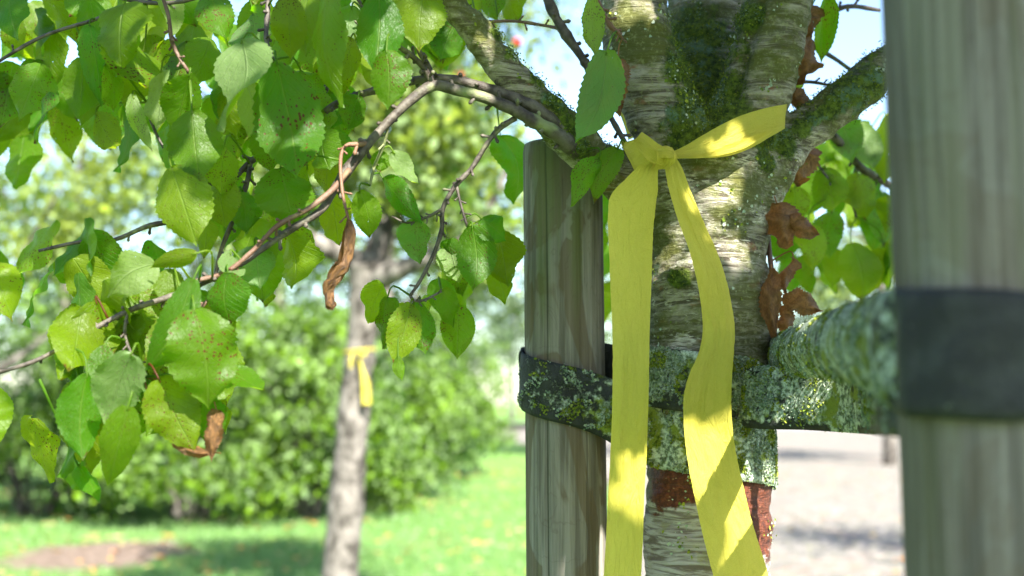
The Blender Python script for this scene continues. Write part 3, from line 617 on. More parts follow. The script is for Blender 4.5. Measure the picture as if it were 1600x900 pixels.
# --- remaining foliage: leaves behind the spray, right-hand leaves, and the crown over the photographer
LIT = [(1178, -90, 26, 20), (978, 10, 34, 55), (1150, 228, 16, 16), (1130, 252, 20, 18), (1110, 275, 24, 14), (1150, 290, 34, 16), (1065, 345, 16, 22), (1090, 440, 20, 14), (1175, 400, 20, 16), (1128, 320, 26, 10), (1075, 300, 14, 8), (1160, 360, 26, 12), (1150, 415, 34, 18),
       (937, 688, 28, 24), (947, 736, 14, 26), (927, 843, 24, 12), (912, 222, 30, 16), (1165, 455, 26, 12), (1290, 500, 30, 16), (600, 210, 40, 30), (1055, 380, 20, 12), (1340, 520, 30, 10), (905, 150, 14, 44), 
       (165, 30, 20, 20), (205, 75, 26, 16), (240, 70, 20, 20), (265, 30, 22, 40), (325, 115, 12, 25), (478, 20, 16, 30), (540, 270, 46, 42), (455, 340, 60, 22), (545, 420, 26, 60), (190, 60, 34, 30), (280, 30, 30, 50), (310, 60, 20, 40), (350, 600, 70, 50), (300, 700, 90, 50), (180, 620, 40, 120), (200, 430, 40, 40), (370, 20, 20, 30), (300, 500, 60, 60), (235, 480, 30, 16), (640, 500, 60, 40), (700, 470, 30, 30)]
def lit(x, y):
    if ((x - 455) / 75) ** 2 + ((y - 185) / 100) ** 2 < 1: return False
    for a_, b_, rx, ry in LIT:
        if ((x - a_) / rx) ** 2 + ((y - b_) / ry) ** 2 < 1: return True
    if 1000 < x < 1400 and y > 690 + (1200 - x) * .16: return True
    if 1000 < x < 1110 and y > 755: return True
    if 940 < x < 1000 and y > 800: return True
    if 700 < x < 800 and y > 560: return True
    if x < 700:
        if y > 560: return True
        return noise.noise(Vector((x * .017, y * .012, 3.3))) > .10
    return False
fa = Acc(); cnt = 0
while cnt < 7200:
    px_ = random.uniform(-350, 1950); py_ = random.uniform(-420, 1000); Y0 = 1.25 if px_ < 750 else 1.38
    if py_ > 760: continue
    if px_ > 1400 and random.random() < .6: Y0 = .72
    T = P(px_, py_, Y0); t = random.uniform(.45, 2.1); c = T + SUN * t
    pr = proj(c)
    if pr and c.y > 0 and -160 < pr[0] < 1760 and -150 < pr[1] < 1000: continue
    if c.z < 1.95 or lit(px_, py_): cnt += .2; continue
    cnt += 1; s = random.uniform(.06, .095)
    # keep its edge out of the lit patches too
    e_ = s * .62 * FPX / Y0; hit = sum(lit(px_ + a_ * e_, py_ + b_ * e_) for a_, b_ in ((.8, 0), (-.8, 0), (0, .8), (0, -.8), (.5, .5), (-.5, .5), (.5, -.5), (-.5, -.5)))
    if hit > 2: cnt -= .9; continue
    if hit: s *= .5
    d = Vector((random.gauss(0, .5), random.gauss(0, .5), -1)).normalized(); fc = Vector((random.gauss(0, 1), random.gauss(-.6, 1), random.gauss(.3, .7))).normalized()
    V_, F_, U_ = leaf_vf(c - d * s / 2, c + d * s / 2, s * .72, fc, .1, .15, nu=2, nv=5, serr=0, wave=.05, seed=cnt)
    fa.add(V_, F_, U_, random.random())
k_ = 0
while k_ < 1900:
    px_ = random.uniform(790, 1240); py_ = random.uniform(400, 960); T = P(px_, py_, 1.36); t = random.uniform(.95, 2.5); c = T + SUN * t; k_ += 1
    s = random.uniform(.06, .09); e_ = s * .62 * FPX / 1.36
    if c.z < 1.95 or lit(px_, py_) or sum(lit(px_ + a_ * e_, py_ + b_ * e_) for a_, b_ in ((.8, 0), (-.8, 0), (0, .8), (0, -.8))) > 0: continue
    d = Vector((random.gauss(0, .5), random.gauss(0, .5), -1)).normalized(); fc = Vector((random.gauss(0, 1), random.gauss(-.9, 1), random.gauss(.7, .7))).normalized()
    V_, F_, U_ = leaf_vf(c - d * s / 2, c + d * s / 2, s * .72, fc, .1, .15, nu=2, nv=5, serr=0, wave=.05, seed=k_)
    fa.add(V_, F_, U_, random.random())
k_ = 0
while k_ < 900:
    px_ = random.uniform(1330, 1700); py_ = random.uniform(-60, 980); T = P(px_, py_, .69); t = random.uniform(.5, 2.3); c = T + SUN * t; k_ += 1
    pr = proj(c)
    if c.z < 1.9 or (pr and c.y > 0 and -160 < pr[0] < 1760 and -150 < pr[1] < 1000): continue
    s = random.uniform(.06, .09); d = Vector((random.gauss(0, .5), random.gauss(0, .5), -1)).normalized(); fc = Vector((random.gauss(0, 1), random.gauss(-.9, 1), random.gauss(.7, .7))).normalized()
    V_, F_, U_ = leaf_vf(c - d * s / 2, c + d * s / 2, s * .72, fc, .1, .15, nu=2, nv=5, serr=0, wave=.05, seed=k_)
    fa.add(V_, F_, U_, random.random())
crown = fa.build('crown', LEAFP, tree); crown['kind'] = 'stuff'; crown['label'] = 'leafy crown spreading above the view'
fb = Acc()
def filler(n, x0, x1, y0, y1, Y0, Y1, s0, s1, seed, keep=lambda x, y: True):
    rs = random.Random(seed); k = 0
    while k < n:
        x = rs.uniform(x0, x1); y = rs.uniform(y0, y1)
        k += 1
        if not keep(x, y): continue
        Y = rs.uniform(Y0, Y1); s = rs.uniform(s0, s1); b_ = P(x, y, Y); d = Vector((rs.gauss(0, .35), rs.gauss(0, .35), -1)).normalized(); fc = Vector((rs.gauss(0, .6), -1, rs.gauss(0, .5)))
        V_, F_, U_ = leaf_vf(b_, b_ + d * s, s * rs.uniform(.6, .8), fc, rs.uniform(-.1, .15), rs.uniform(.05, .25), nu=6, nv=30, serr=.05, twist=rs.uniform(-.8, .8), wave=.22, shape=rs.uniform(.85, 1.2), seed=k)
        r_ = rs.random(); fb.add(V_, F_, U_, r_)
filler(80, 0, 540, -60, 170, 1.32, 1.75, .06, .09, 1)
filler(60, -120, 330, -60, 700, 1.3, 1.7, .06, .09, 2, lambda x, y: x < 110 or (y < 150))
filler(34, 300, 560, 130, 430, 1.3, 1.5, .05, .08, 3, lambda x, y: y < 470 - .3 * (x - 300) and not (480 < x < 560 and y > 300))
filler(16, 540, 720, -40, 60, 1.35, 1.7, .06, .085, 4)
filler(95, 1215, 1560, 175, 400, 1.78, 2.3, .06, .085, 5, lambda x, y: y > 210 or x > 1300)
filler(26, 925, 1020, 230, 520, 1.85, 2.3, .06, .08, 10)
filler(12, 1550, 1680, -50, 300, 1.8, 2.3, .07, .09, 6)
filler(46, 110, 345, 430, 660, 1.17, 1.32, .055, .082, 7, lambda x, y: y < 640 - .25 * (x - 200))
filler(16, 100, 260, 340, 440, 1.22, 1.35, .05, .07, 9, lambda x, y: x < 150 or x > 200)
filler(16, 570, 790, 330, 480, 1.36, 1.5, .045, .07, 8, lambda x, y: x > 690 or y > 430)
fo = fb.build('foliage', LEAF, tree); fo['kind'] = 'stuff'

# ------------------------------------------------------------------ POSTS
def post(name, label, top, bottom_px, rpx, Y, ztop, mat, crack=None, knot=None):
    """top=(px at top py), straight leaning cylinder from the ground"""
    (tx, ty), (bx, by) = top, bottom_px
    p1 = P(tx, ty, Y); p0 = P(bx, by, Y); d = (p1 - p0) / (p1.z - p0.z)
    g = p0 - d * p0.z; r = px2m(rpx, Y)
    e = empty(name, (g.x, Y, 0), label, 'post', 'wooden stakes propping the apple tree')
    seg = 160; V = []; F = []; ck = []; kn = []
    zs = list(np.arange(-.05, ztop - .012, .02)) + [ztop - .010, ztop - .004, ztop - .001]
    for z in zs:
        c = g + d * z; edge = max(0, (z - (ztop - .011)) / .011); rr = r * (1 - .05 * edge ** 2)
        for k in range(seg):
            a = 2 * math.pi * k / seg; q = rr * (1 + .018 * noise.noise(Vector((math.cos(a) * 1.5, math.sin(a) * 1.5, z * 1.2))) + .006 * noise.noise(Vector((math.cos(a) * 12, math.sin(a) * 12, z * .8))))
            cv = 0
            if crack is not None:
                ca = crack + .05 * noise.noise(Vector((z * 3, 2, 0))) + .02 * (z - 1.3); da = abs((a - ca + math.pi) % (2 * math.pi) - math.pi)
                cv = max(0, 1 - da / .066) ** .7; q -= .0015 * cv
            for ca2, za, zb in ((1.5 * math.pi + .15, .95, 1.16), (1.5 * math.pi + .62, 1.05, 1.5), (1.5 * math.pi - .95, 1.2, 1.62), (1.5 * math.pi + .38, 1.38, 1.66), (1.5 * math.pi - .15, 1.46, 1.8), (1.5 * math.pi + .9, .8, 1.3), (1.5 * math.pi - .7, .9, 1.2)):
                if za < z < zb:
                    da = abs(a - ca2 - .06 * noise.noise(Vector((z * 4, ca2 * 9, 0)))); f2 = max(0, 1 - da / .045) * min(1, (z - za) / .06, (zb - z) / .06); cv = max(cv, f2 * .8); q -= .0012 * f2
            kv = 0
            if knot: 
                pt = Vector((c.x + math.cos(a) * q, Y + math.sin(a) * q, z)); dk = (pt - knot).length; kv = max(0, 1 - dk / .012); q -= .004 * max(0, 1 - dk / .006)
            V.append((c.x + math.cos(a) * q, Y + math.sin(a) * q, z)); ck.append(cv); kn.append(kv)
    n = len(zs)
    for i in range(n - 1):
        for k in range(seg): F.append((i*seg+k, i*seg+(k+1) % seg, (i+1)*seg+(k+1) % seg, (i+1)*seg+k))
    c = g + d * ztop; V.append((c.x, Y, ztop)); ck.append(0); kn.append(0); t = len(V) - 1
    for k in range(seg): F.append(((n-1)*seg+k, (n-1)*seg+(k+1) % seg, t))
    o = mesh('stake', V, F, mat, e, attrs={'crack': ck, 'knot': kn, 'rnd': np.zeros(len(V))})
    return e, g, d, r
YL, YR = 1.47, .72
zt = P(880, 226, YL).z
kl = P(905, 877, YL); rl = px2m(62, YL); kl = Vector((kl.x, YL - math.sqrt(max(0, rl**2 - (kl.x - P(887, 877, YL).x) ** 2)), kl.z))
postL, gL, dL, rL = post('wooden_post', 'cut off weathered wooden post left of the trunk', (879, 228), (886, 900), 62.5, YL, zt, POST, crack=math.pi * 1.5 - .5, knot=kl)
postR, gR, dR, rR = post('wooden_post', 'out of focus tall wooden post at the right, nearest the camera', (1492, 0), (1533, 900), 113, YR, 2.35, POST2)

# ------------------------------------------------------------------ STRAPS
def strap(name, label, path, hfun, lich, parent=None, thick=.0045, n=14):
    """path: closed list of (x,y,z,nx?) centre points; h height"""
    pts = path; c = catmull(pts + [pts[0]], n); m_ = len(c) - 1; c = c[:-1]
    rows = 14; V = []; F = []; L = []; cen = np.mean(np.array(pts), axis=0)
    for i in range(m_):
        a = Vector(c[(i+1) % m_][:3] - c[(i-1) % m_][:3]); tx = Vector((a.x, a.y, 0)).normalized(); nr = Vector((tx.y, -tx.x, 0))
        dz = a.z / max(1e-6, Vector((a.x, a.y)).length)
        upv = (Vector((0, 0, 1)) - (a.normalized()) * a.normalized().z).normalized()
        h = c[i][3]
        for s_ in (1, -1):
            for k in range(rows + 1):
                f = k / rows - .5; edge = (abs(f) * 2) ** 8
                bul = .0016 * noise.noise(Vector((c[i][0] * 30, c[i][1] * 30 + f * 3, c[i][2] * 10)))
                V.append(Vector(c[i][:3]) + upv * (f * h) + nr * (s_ * thick / 2 * (1 - .7 * edge) + bul + (-c[i][5] if c[i][5] > .0055 else c[i][5]) * (1 - 4 * f * f))); L.append(c[i][4] * (1 if s_ > 0 or c[i][5] > .003 else .4) * ((0 if f < -.44 else 1 if f > -.36 else .4) * (.7 if f > .30 and .952 < c[i][4] < .964 else 1) if c[i][4] < .985 else 1))  # lichen thinned along the lower run's top edge paints the upper run's shadow
    W = 2 * (rows + 1)
    for i in range(m_):
        j = (i + 1) % m_
        for k in range(rows):
            F.append((i*W+k, j*W+k, j*W+k+1, i*W+k+1)); b = rows + 1
            F.append((i*W+b+k+1, j*W+b+k+1, j*W+b+k, i*W+b+k))
        F.append((i*W+b, j*W+b, j*W, i*W)); F.append((i*W+rows, j*W+rows, j*W+b+rows, i*W+b+rows))
    org = Vector((cen[0], cen[1], cen[2] - .05))
    e = empty(name, org, label, 'strap', 'rubber straps tying the apple tree to its posts')
    o = mesh('band', V, F, STRAP, e, attrs={'lichen': L, 'rnd': np.zeros(len(V))}); 
    # which side faces outward?  scatter lichen on outer faces
    la = Acc(); me = o.data; base = worldloc(o)
    for p in me.polygons:
        li = np.mean([L[v] for v in p.vertices]); q = p.center + base
        if li < .05: continue
        toc = (camp - q).dot(p.normal)
        if toc < 0: continue
        if q.y < 1.33 and q.y > .6: li *= .22
        num = p.area * 1e6 * .42 * li; num = int(num) + (random.random() < num % 1)
        vs = [me.vertices[v].co + base for v in p.vertices]
        for _ in range(num):
            a, b = random.random(), random.random(); pt = (vs[0] * (1-a) + vs[1] * a) * (1-b) + (vs[3] * (1-a) + vs[2] * a) * b
            nn = noise.noise(pt * 70) + .5 * noise.noise(pt * 200) + 1.1 * noise.noise(pt * 24)
            if nn < .30 - li * .45: continue
            t2 = noise.noise(pt * 45 + Vector((5, 5, 5)))
            rv = random.uniform(.5, .95) if t2 < .10 else random.uniform(.08, .5)
            crust(la, pt, p.normal, random.uniform(.0008, .0023), rv, .0010, .9, 5)
    if la.n: 
        lo_ = la.build('lichen', LICH, e, smooth=False); lo_['kind'] = 'stuff'
    return e
def Q(px, py, Y, h=.069, li=.8, bu=.004):
    p = P(px, py, Y); return (p.x, p.y, p.z, h, li, bu)
ptL = lambda py, ang, rr=rL + .006: None
cxL = lambda z: gL.x + dL.x * z
def around(cx, cy, r, a0, a1, z0, z1, n, h, l0, l1):
    o = []
    for i in range(n):
        t = i / (n - 1); a = R(a0 + (a1 - a0) * t); o.append((cx + r * math.cos(a), cy + r * math.sin(a), z0 + (z1 - z0) * t, h, l0 + (l1 - l0) * t, 0.0))
    return o
zc = lambda py, Y: P(800, py, Y).z
cL = cxL(1.37); rp = rL + .0045; rtk = px2m(96, Yt) + .003
TX = P(1105, 650, 1.45).x
# strap 1: round the left post, across to the trunk, round its front and back again
zA = zc(590, YL - rL); zB = zc(638, 1.44); 
path1 = around(cL, YL, rp, 180, 285, zc(592, YL), zc(622, YL - rL), 6, .068, .1, .6)
path1 += [Q(958, 642, 1.41, .068, .75)]
path1 += around(TX, 1.45, rtk, 215, 360, zc(684, 1.38), zc(716, 1.45), 8, .070, 1, 1)
path1 += around(TX, 1.45, rtk, 25, 125, zc(708, 1.5), zc(610, 1.5), 5, .068, .5, .2)
path1 += [((cL + TX) / 2, 1.49, zc(590, 1.5), .068, .1, 0.0)]
path1 += around(cL, YL, rp, 60, 160, zc(572, YL), zc(585, YL), 5, .068, 0, .05)
strap('strap', 'dark strap hugging the left post and running low around the trunk', path1, None, None)
# strap 2: over the first one on the trunk, away to the right post and back behind the trunk
cR = gR.x + dR.x * 1.38; rq = rR + .006; rt2 = rtk + .0075
path2 = around(TX, 1.45, rt2, 200, 290, zc(585, 1.38), zc(606, 1.36), 6, .070, .86, .86)
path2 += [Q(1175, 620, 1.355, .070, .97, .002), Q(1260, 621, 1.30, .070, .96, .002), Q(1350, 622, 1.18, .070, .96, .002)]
path2 += [(cR - rq * .72, YR + rq * .95, zc(606, .79), .062, .4, 0.0)]
path2 += around(cR, YR, rq, 80, -60, zc(600, .76), zc(556, .68), 7, .070, .1, .0)
path2 += around(cR, YR, rq, -90, -160, zc(556, .68), zc(552, .72), 5, .074, .0, .1)
path2 += [Q(1391, 545, .745, .074, .99, .007), Q(1345, 537, .90, .066, .992, .013), Q(1290, 541, 1.13, .062, .992, .015), Q(1226, 554, 1.385, .052, .99, .013)]
path2 += around(TX, 1.45, rt2, 18, 160, zc(562, 1.45), zc(575, 1.45), 7, .060, .3, .3)
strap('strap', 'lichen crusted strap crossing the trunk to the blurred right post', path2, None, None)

# ------------------------------------------------------------------ RIBBON
def strip(acc, L, Rr, Yf, nu=8, nv=60, ripple=.003, seed=0, twist=None):
    """L, Rr: lists of (px,py,Y) edges, matched"""
    a = catmull(L, 8); b = catmull(Rr, 8); n = min(len(a), len(b)); V = []; U = []; s = 0
    for i in range(n):
        pa = P(*a[i]); pb = P(*b[i]); 
        if i: s += ((pa + pb) / 2 - prev).length
        prev = (pa + pb) / 2
        for k in range(nu + 1):
            t = k / nu; p = pa.lerp(pb, t); off = ripple * noise.noise(Vector((t * 2.2 + seed, s * 16, seed))) + ripple * .5 * noise.noise(Vector((t * 6 + seed, s * 7, seed + 4)))
            edge_ = .0006 * noise.noise(Vector((s * 160, t * 9, seed))) * (abs(t - .5) > .49)
            p = p + Vector((edge_, off + .0022 * math.sin(t * math.pi) * math.sin(s * 30 + seed), 0)); V.append(p); U.append((t, s / .05))
    F = [(i*(nu+1)+k, i*(nu+1)+k+1, (i+1)*(nu+1)+k+1, (i+1)*(nu+1)+k) for i in range(n-1) for k in range(nu)]
    acc.add(V, F, U, 0)
knotp = P(1040, 243, 1.335)
rb = empty('ribbon', knotp, 'wide yellow ribbon knotted round the front apple tree, tails hanging down', 'ribbon')
a_ = Acc()
Lr = [(1018, 248, 1.335), (1000, 258, 1.33), (975, 282, 1.325), (954, 306, 1.32), (950, 340, 1.318), (952, 400, 1.32), (954, 460, 1.322), (957, 520, 1.325), (957, 600, 1.325), (955, 680, 1.322), (951, 760, 1.32), (947, 840, 1.318), (943, 905, 1.316), (938, 1000, 1.315), (935, 1080, 1.315)]
Rr_ = [(1030, 252, 1.332), (1028, 272, 1.33), (1028, 296, 1.335), (1025, 320, 1.338), (1021, 360, 1.34), (1019, 410, 1.342), (1017, 460, 1.342), (1015, 530, 1.34), (1014, 610, 1.338), (1011, 690, 1.336), (1007, 765, 1.335), (1005, 840, 1.335), (1002, 905, 1.334), (1000, 1000, 1.333), (998, 1080, 1.33)]
strip(a_, Lr, Rr_, None, seed=1, nu=16); t1 = a_.build('tail', RIB, rb, origin=P(1020, 250, 1.335)); t1['label'] = 'left tail hanging straight down'
a_ = Acc()
L2 = [(1040, 246, 1.332), (1040, 268, 1.33), (1046, 300, 1.328), (1060, 345, 1.325), (1075, 385, 1.323), (1087, 430, 1.325), (1095, 475, 1.33), (1098, 515, 1.338), (1092, 550, 1.342), (1077, 585, 1.338), (1068, 620, 1.33), (1069, 670, 1.322), (1077, 735, 1.318), (1090, 800, 1.315), (1104, 860, 1.312), (1117, 910, 1.312), (1135, 980, 1.312), (1150, 1050, 1.312)]
R2 = [(1052, 240, 1.33), (1066, 262, 1.332), (1080, 300, 1.335), (1100, 348, 1.338), (1120, 392, 1.338), (1133, 432, 1.334), (1143, 475, 1.328), (1149, 515, 1.322), (1147, 555, 1.318), (1143, 600, 1.32), (1143, 650, 1.325), (1150, 705, 1.328), (1163, 765, 1.328), (1177, 820, 1.326), (1192, 870, 1.322), (1204, 910, 1.32), (1222, 980, 1.318), (1238, 1050, 1.315)]
strip(a_, L2, R2, None, seed=5, nu=16, ripple=.004); t2 = a_.build('tail', RIB, rb, origin=P(1045, 245, 1.332)); t2['label'] = 'right tail bending in an S curve'
a_ = Acc()   # band rising to the right and passing behind the fork
strip(a_, [(1048, 238, 1.332), (1070, 228, 1.335), (1095, 213, 1.338), (1125, 196, 1.345), (1155, 182, 1.357), (1185, 172, 1.366), (1208, 166, 1.374), (1225, 163, 1.388), (1229, 162, 1.43), (1215, 160, 1.52), (1160, 160, 1.60), (1090, 162, 1.61), (1010, 165, 1.55), (974, 168, 1.49), (966, 172, 1.45)],
      [(1052, 246, 1.33), (1075, 246, 1.334), (1105, 247, 1.338), (1135, 244, 1.345), (1162, 236, 1.357), (1185, 225, 1.364), (1203, 214, 1.370), (1219, 205, 1.380), (1226, 200, 1.42), (1210, 205, 1.52), (1160, 206, 1.60), (1090, 208, 1.61), (1010, 212, 1.55), (984, 218, 1.49), (984, 222, 1.45)], None, nu=12, seed=9, ripple=.003)
strip(a_, [(1054, 244, 1.328), (1100, 240, 1.331), (1150, 222, 1.342), (1200, 204, 1.362)], [(1054, 248, 1.328), (1105, 246, 1.334), (1160, 233, 1.348), (1206, 206, 1.364)], None, nu=4, seed=12, ripple=.003)
a_.build('wrap', RIB, rb, origin=P(1050, 242, 1.332))
a_ = Acc()   # knot: folded loop, over-wrap and the bead in the middle
strip(a_, [(968, 220, 1.37), (980, 221, 1.345), (1000, 216, 1.33), (1022, 222, 1.322), (1046, 234, 1.325)], [(992, 268, 1.36), (996, 267, 1.34), (1010, 258, 1.328), (1028, 255, 1.322), (1044, 250, 1.325)], None, nu=10, seed=3, ripple=.002)
strip(a_, [(1003, 206, 1.335), (1015, 214, 1.318), (1032, 227, 1.310), (1050, 238, 1.314), (1056, 243, 1.325)], [(988, 222, 1.335), (1000, 238, 1.317), (1016, 252, 1.309), (1034, 258, 1.312), (1046, 252, 1.325)], None, nu=10, seed=8, ripple=.003)
strip(a_, [(1022, 226, 1.318), (1026, 238, 1.304), (1026, 252, 1.306), (1022, 264, 1.320)], [(1050, 230, 1.320), (1056, 240, 1.308), (1055, 252, 1.309), (1044, 264, 1.322)], None, nu=12, seed=14, ripple=.006)
strip(a_, [(1018, 236, 1.318), (1034, 232, 1.302), (1050, 236, 1.306), (1060, 243, 1.322)], [(1020, 250, 1.318), (1036, 246, 1.300), (1050, 247, 1.304), (1060, 248, 1.322)], None, nu=8, seed=21, ripple=.004)
v_, f_ = tube_vf(PT([(1030, 232, 1.322, 2), (1040, 233, 1.317, 6), (1046, 240, 1.316, 8), (1045, 250, 1.317, 7), (1038, 258, 1.322, 3)]), 12, 4, .1, 3); a_.add(v_, f_, np.random.default_rng(1).random((len(v_), 2)) * .1, 0)
a_.build('knot', RIB, rb, origin=P(1040, 243, 1.32))
for ob in (t1, t2): pass

# ------------------------------------------------------------------ BACKGROUND TREES
def clump_points(center, rad, n, nclump, csize, seed, hollow=.3):
    g = np.random.default_rng(seed); d = g.normal(size=(nclump, 3)); d /= np.linalg.norm(d, axis=1)[:, None]; r = g.uniform(hollow, 1, nclump) ** .6
    cc = np.array(center) + d * r[:, None] * np.array(rad); k = g.integers(0, nclump, n); cs = csize * g.uniform(.5, 1.3, nclump)
    return cc[k] + g.normal(size=(n, 3)) * cs[k][:, None] * np.array([1, 1, .7]), cc
def leaves_obj(name, pts, size, mat, parent, kind=None):
    V_, F_, rn = small_leaves(pts, size); n = len(V_)
    lv = np.array([noise.noise(Vector(p) * 1.1) + .5 * noise.noise(Vector(p) * 3) for p in np.asarray(pts)]); rn = np.clip(rn * .55 + .25 + np.repeat(lv, 6) * .75, 0, 1)
    pts = np.asarray(pts); 
    o = mesh(name, V_, F_, mat, parent, attrs={'rnd': rn}); 
    if kind: o['kind'] = kind
    return o
def wood(name, lists, mat, parent, seg=12, knob=.12):
    a_ = Acc()
    for i, l in enumerate(lists):
        v_, f_ = tube_vf(l, seg, 5, knob, i + 3); a_.add(v_, f_)
    return a_.build(name, mat, parent)
Y7 = 7.0; b7 = P(528, 990, Y7)
bt = empty('apple_tree', (b7.x, Y7, 0), 'blurred leaning apple tree with a small yellow ribbon, standing on the lawn', 'tree')
tr = [(b7.x, Y7, -.05, .12)] + PT([(531, 900, Y7, 28), (538, 820, Y7, 27), (545, 730, Y7, 26), (552, 650, Y7, 25), (559, 580, Y7, 23), (567, 510, Y7, 23), (573, 450, Y7, 28), (574, 415, Y7, 33)])
wood('trunk', [tr], BGBARK, bt, 18)
for l in ([(572, 430, Y7, 22), (555, 405, Y7, 17), (520, 392, 6.9, 17), (480, 372, 6.8, 13), (430, 330, 6.7, 8), (380, 260, 6.6, 5)], [(575, 420, Y7, 22), (592, 380, 7.1, 19), (602, 320, 7.2, 15), (590, 220, 7.3, 8), (600, 90, 7.4, 5)],
          [(578, 445, Y7, 20), (605, 430, 6.9, 19), (640, 415, 6.8, 15), (700, 385, 6.7, 9), (760, 330, 6.7, 6), (800, 250, 6.7, 4)], [(600, 330, 7.2, 8), (660, 250, 7.2, 6), (700, 150, 7.2, 4)], [(480, 372, 6.8, 9), (440, 380, 6.7, 7), (360, 350, 6.6, 5), (300, 300, 6.6, 4)]):
    wood('branch', [PT(l)], BGBARK, bt, 10)
def box_clumps(spec, n, size, mat, parent, seed, nm='crown', csize=.16):
    """spec: (px,py,Y,rx_px,ry_px,ry_m,weight)"""
    tot = sum(s[6] for s in spec); P_ = []
    for i, (x, y, Y, rx, ry, rd, w_) in enumerate(spec):
        c = P(x, y, Y); k = int(n * w_ / tot); pts, _ = clump_points(c, (px2m(rx, Y), rd, px2m(ry, Y)), k, max(4, int(k / 45)), csize, seed + i, .1); P_.append(pts)
    return leaves_obj(nm, np.concatenate(P_), size, mat, parent)
box_clumps([(560, 170, 7.3, 230, 150, .9, 4.4), (700, 260, 7.0, 110, 160, .6, 2), (400, 290, 6.8, 130, 100, .6, 1.6), (650, 330, 7.4, 70, 60, .4, .5), (500, 320, 7.5, 60, 50, .4, .4), (700, 90, 7.4, 130, 120, .7, 2), (620, -30, 7.3, 250, 130, .8, 2), (745, 380, 6.9, 60, 60, .4, .7)], 10500, .068, LEAFB, bt, 100)
for i, (x, y) in enumerate(((703, 78), (718, 118), (808, 66), (760, 60), (600, 160), (640, 300))):
    c = P(x, y, 6.6 + .1 * i); r = .025 + .002 * (i % 3); V_ = []; F_ = []; sg, rg = 16, 10
    for j in range(rg + 1):
        ph = math.pi * j / rg; rr = r * math.sin(ph) * (1 + .06 * math.cos(ph)); zz = r * .92 * math.cos(ph) - (.010 * math.exp(-(ph / .35) ** 2)) + .006 * math.exp(-((math.pi - ph) / .3) ** 2)
        for k in range(sg): V_.append(c + Vector((rr * math.cos(2*math.pi*k/sg), rr * math.sin(2*math.pi*k/sg), zz)))
    for j in range(rg):
        for k in range(sg): F_.append((j*sg+k, j*sg+(k+1) % sg, (j+1)*sg+(k+1) % sg, (j+1)*sg+k))
    st, sf = tube_vf([tuple(c + Vector((0, 0, r * .7))) + (.0012,), tuple(c + Vector((.004, 0, r + .02))) + (.0012,)], 5, 2); n0 = len(V_)
    mesh('apple', V_ + list(st), F_ + [tuple(q + n0 for q in f) for f in sf], APPLE, bt, origin=c)
# its ribbon
r7 = P(568, 549, 6.86); rb2 = empty('ribbon', r7, 'small out of focus yellow ribbon on the leaning tree behind', 'ribbon')
a_ = Acc(); V_ = []; U_ = []; n = 25
cx7 = P(562, 548, Y7)
for i in range(n + 1):
    an = 2 * math.pi * i / n; rr = px2m(25, Y7) * 1.06
    for s_ in (0, 1): V_.append((cx7.x + rr * math.cos(an), Y7 + rr * math.sin(an), cx7.z + .007 - .014 * s_ + .01 * math.cos(an))); U_.append((i, s_))
a_.add(V_, [(2*i, 2*i+1, 2*i+3, 2*i+2) for i in range(n)], U_, 0); a_.build('wrap', RIB, rb2)
a_ = Acc(); v_, f_ = tube_vf(PT([(560, 548, 6.86, 3), (566, 552, 6.85, 6), (572, 554, 6.86, 3)]), 8, 3); a_.add(v_, f_); a_.build('knot', RIB, rb2)
for j, (l, r_) in enumerate((([(558, 551, 6.87), (563, 575, 6.85), (565, 596, 6.85), (566, 632, 6.85)], [(562, 551, 6.87), (568, 575, 6.86), (577, 598, 6.85), (580, 632, 6.85)]), ([(548, 551, 6.88), (546, 562, 6.87), (546, 575, 6.87)], [(554, 551, 6.88), (551, 562, 6.87), (550, 575, 6.87)]))):
    a_ = Acc(); strip(a_, l, r_, None, nu=4, seed=j); a_.build('tail', RIB, rb2)

def simple_tree(name, label, px_, Y, h, crownspec, n, lsize, mat, seed, r=.1, csize=.25, group='orchard trees behind'):
    g = P(px_, 700, Y); e = empty(name, (g.x, Y, 0), label, 'tree', group); rs = random.Random(seed); lists = []
    top = h
    tk = [(g.x, Y, -.05, r * 1.2), (g.x + rs.uniform(-.1, .1), Y, h * .3, r), (g.x + rs.uniform(-.2, .2), Y, h * .6, r * .75), (g.x + rs.uniform(-.3, .3), Y, h * .95, r * .3)]
    wood('trunk', [tk], BGBARK, e)
    bl = []
    for k in range(7):
        t = rs.uniform(.3, .8); z0 = h * t; an = rs.uniform(0, 6.28); ln = h * rs.uniform(.2, .4)
        bl.append([(g.x, Y, z0, r * .5), (g.x + math.cos(an) * ln * .5, Y + math.sin(an) * ln * .5, z0 + ln * .35, r * .3), (g.x + math.cos(an) * ln, Y + math.sin(an) * ln, z0 + ln * .8, r * .12)])
    wood('limbs', bl, BGBARK, e, 8)
    box_clumps(crownspec, n, lsize, mat, e, seed, csize=csize); return e
simple_tree('apple_tree', 'pale leaved fruit tree at the far left, sky showing through', 110, 17, 6.0, [(110, 330, 17, 170, 90, 1.6, 3), (250, 280, 17, 120, 120, 1.4, 2.5), (60, 200, 17, 160, 80, 1.4, .8)], 5200, .10, LEAFB, 200)
simple_tree('apple_tree', 'leafy fruit tree between the leaning trunk and the post', 600, 16.6, 7.0, [(730, 330, 16.6, 105, 120, 1.6, 2.8), (690, 190, 16.6, 130, 120, 1.5, 2.2), (850, 290, 16.6, 60, 70, 1, .6), (840, 20, 16.6, 60, 40, 1, .2)], 8000, .10, LEAFB, 210)
simple_tree('apple_tree', 'fruit tree behind the main trunk, foliage showing beside the ribbon', 1000, 30, 9.0, [(1000, 400, 30, 170, 190, 3, 3)], 5200, .18, LEAFB, 240, r=.16, csize=.5)
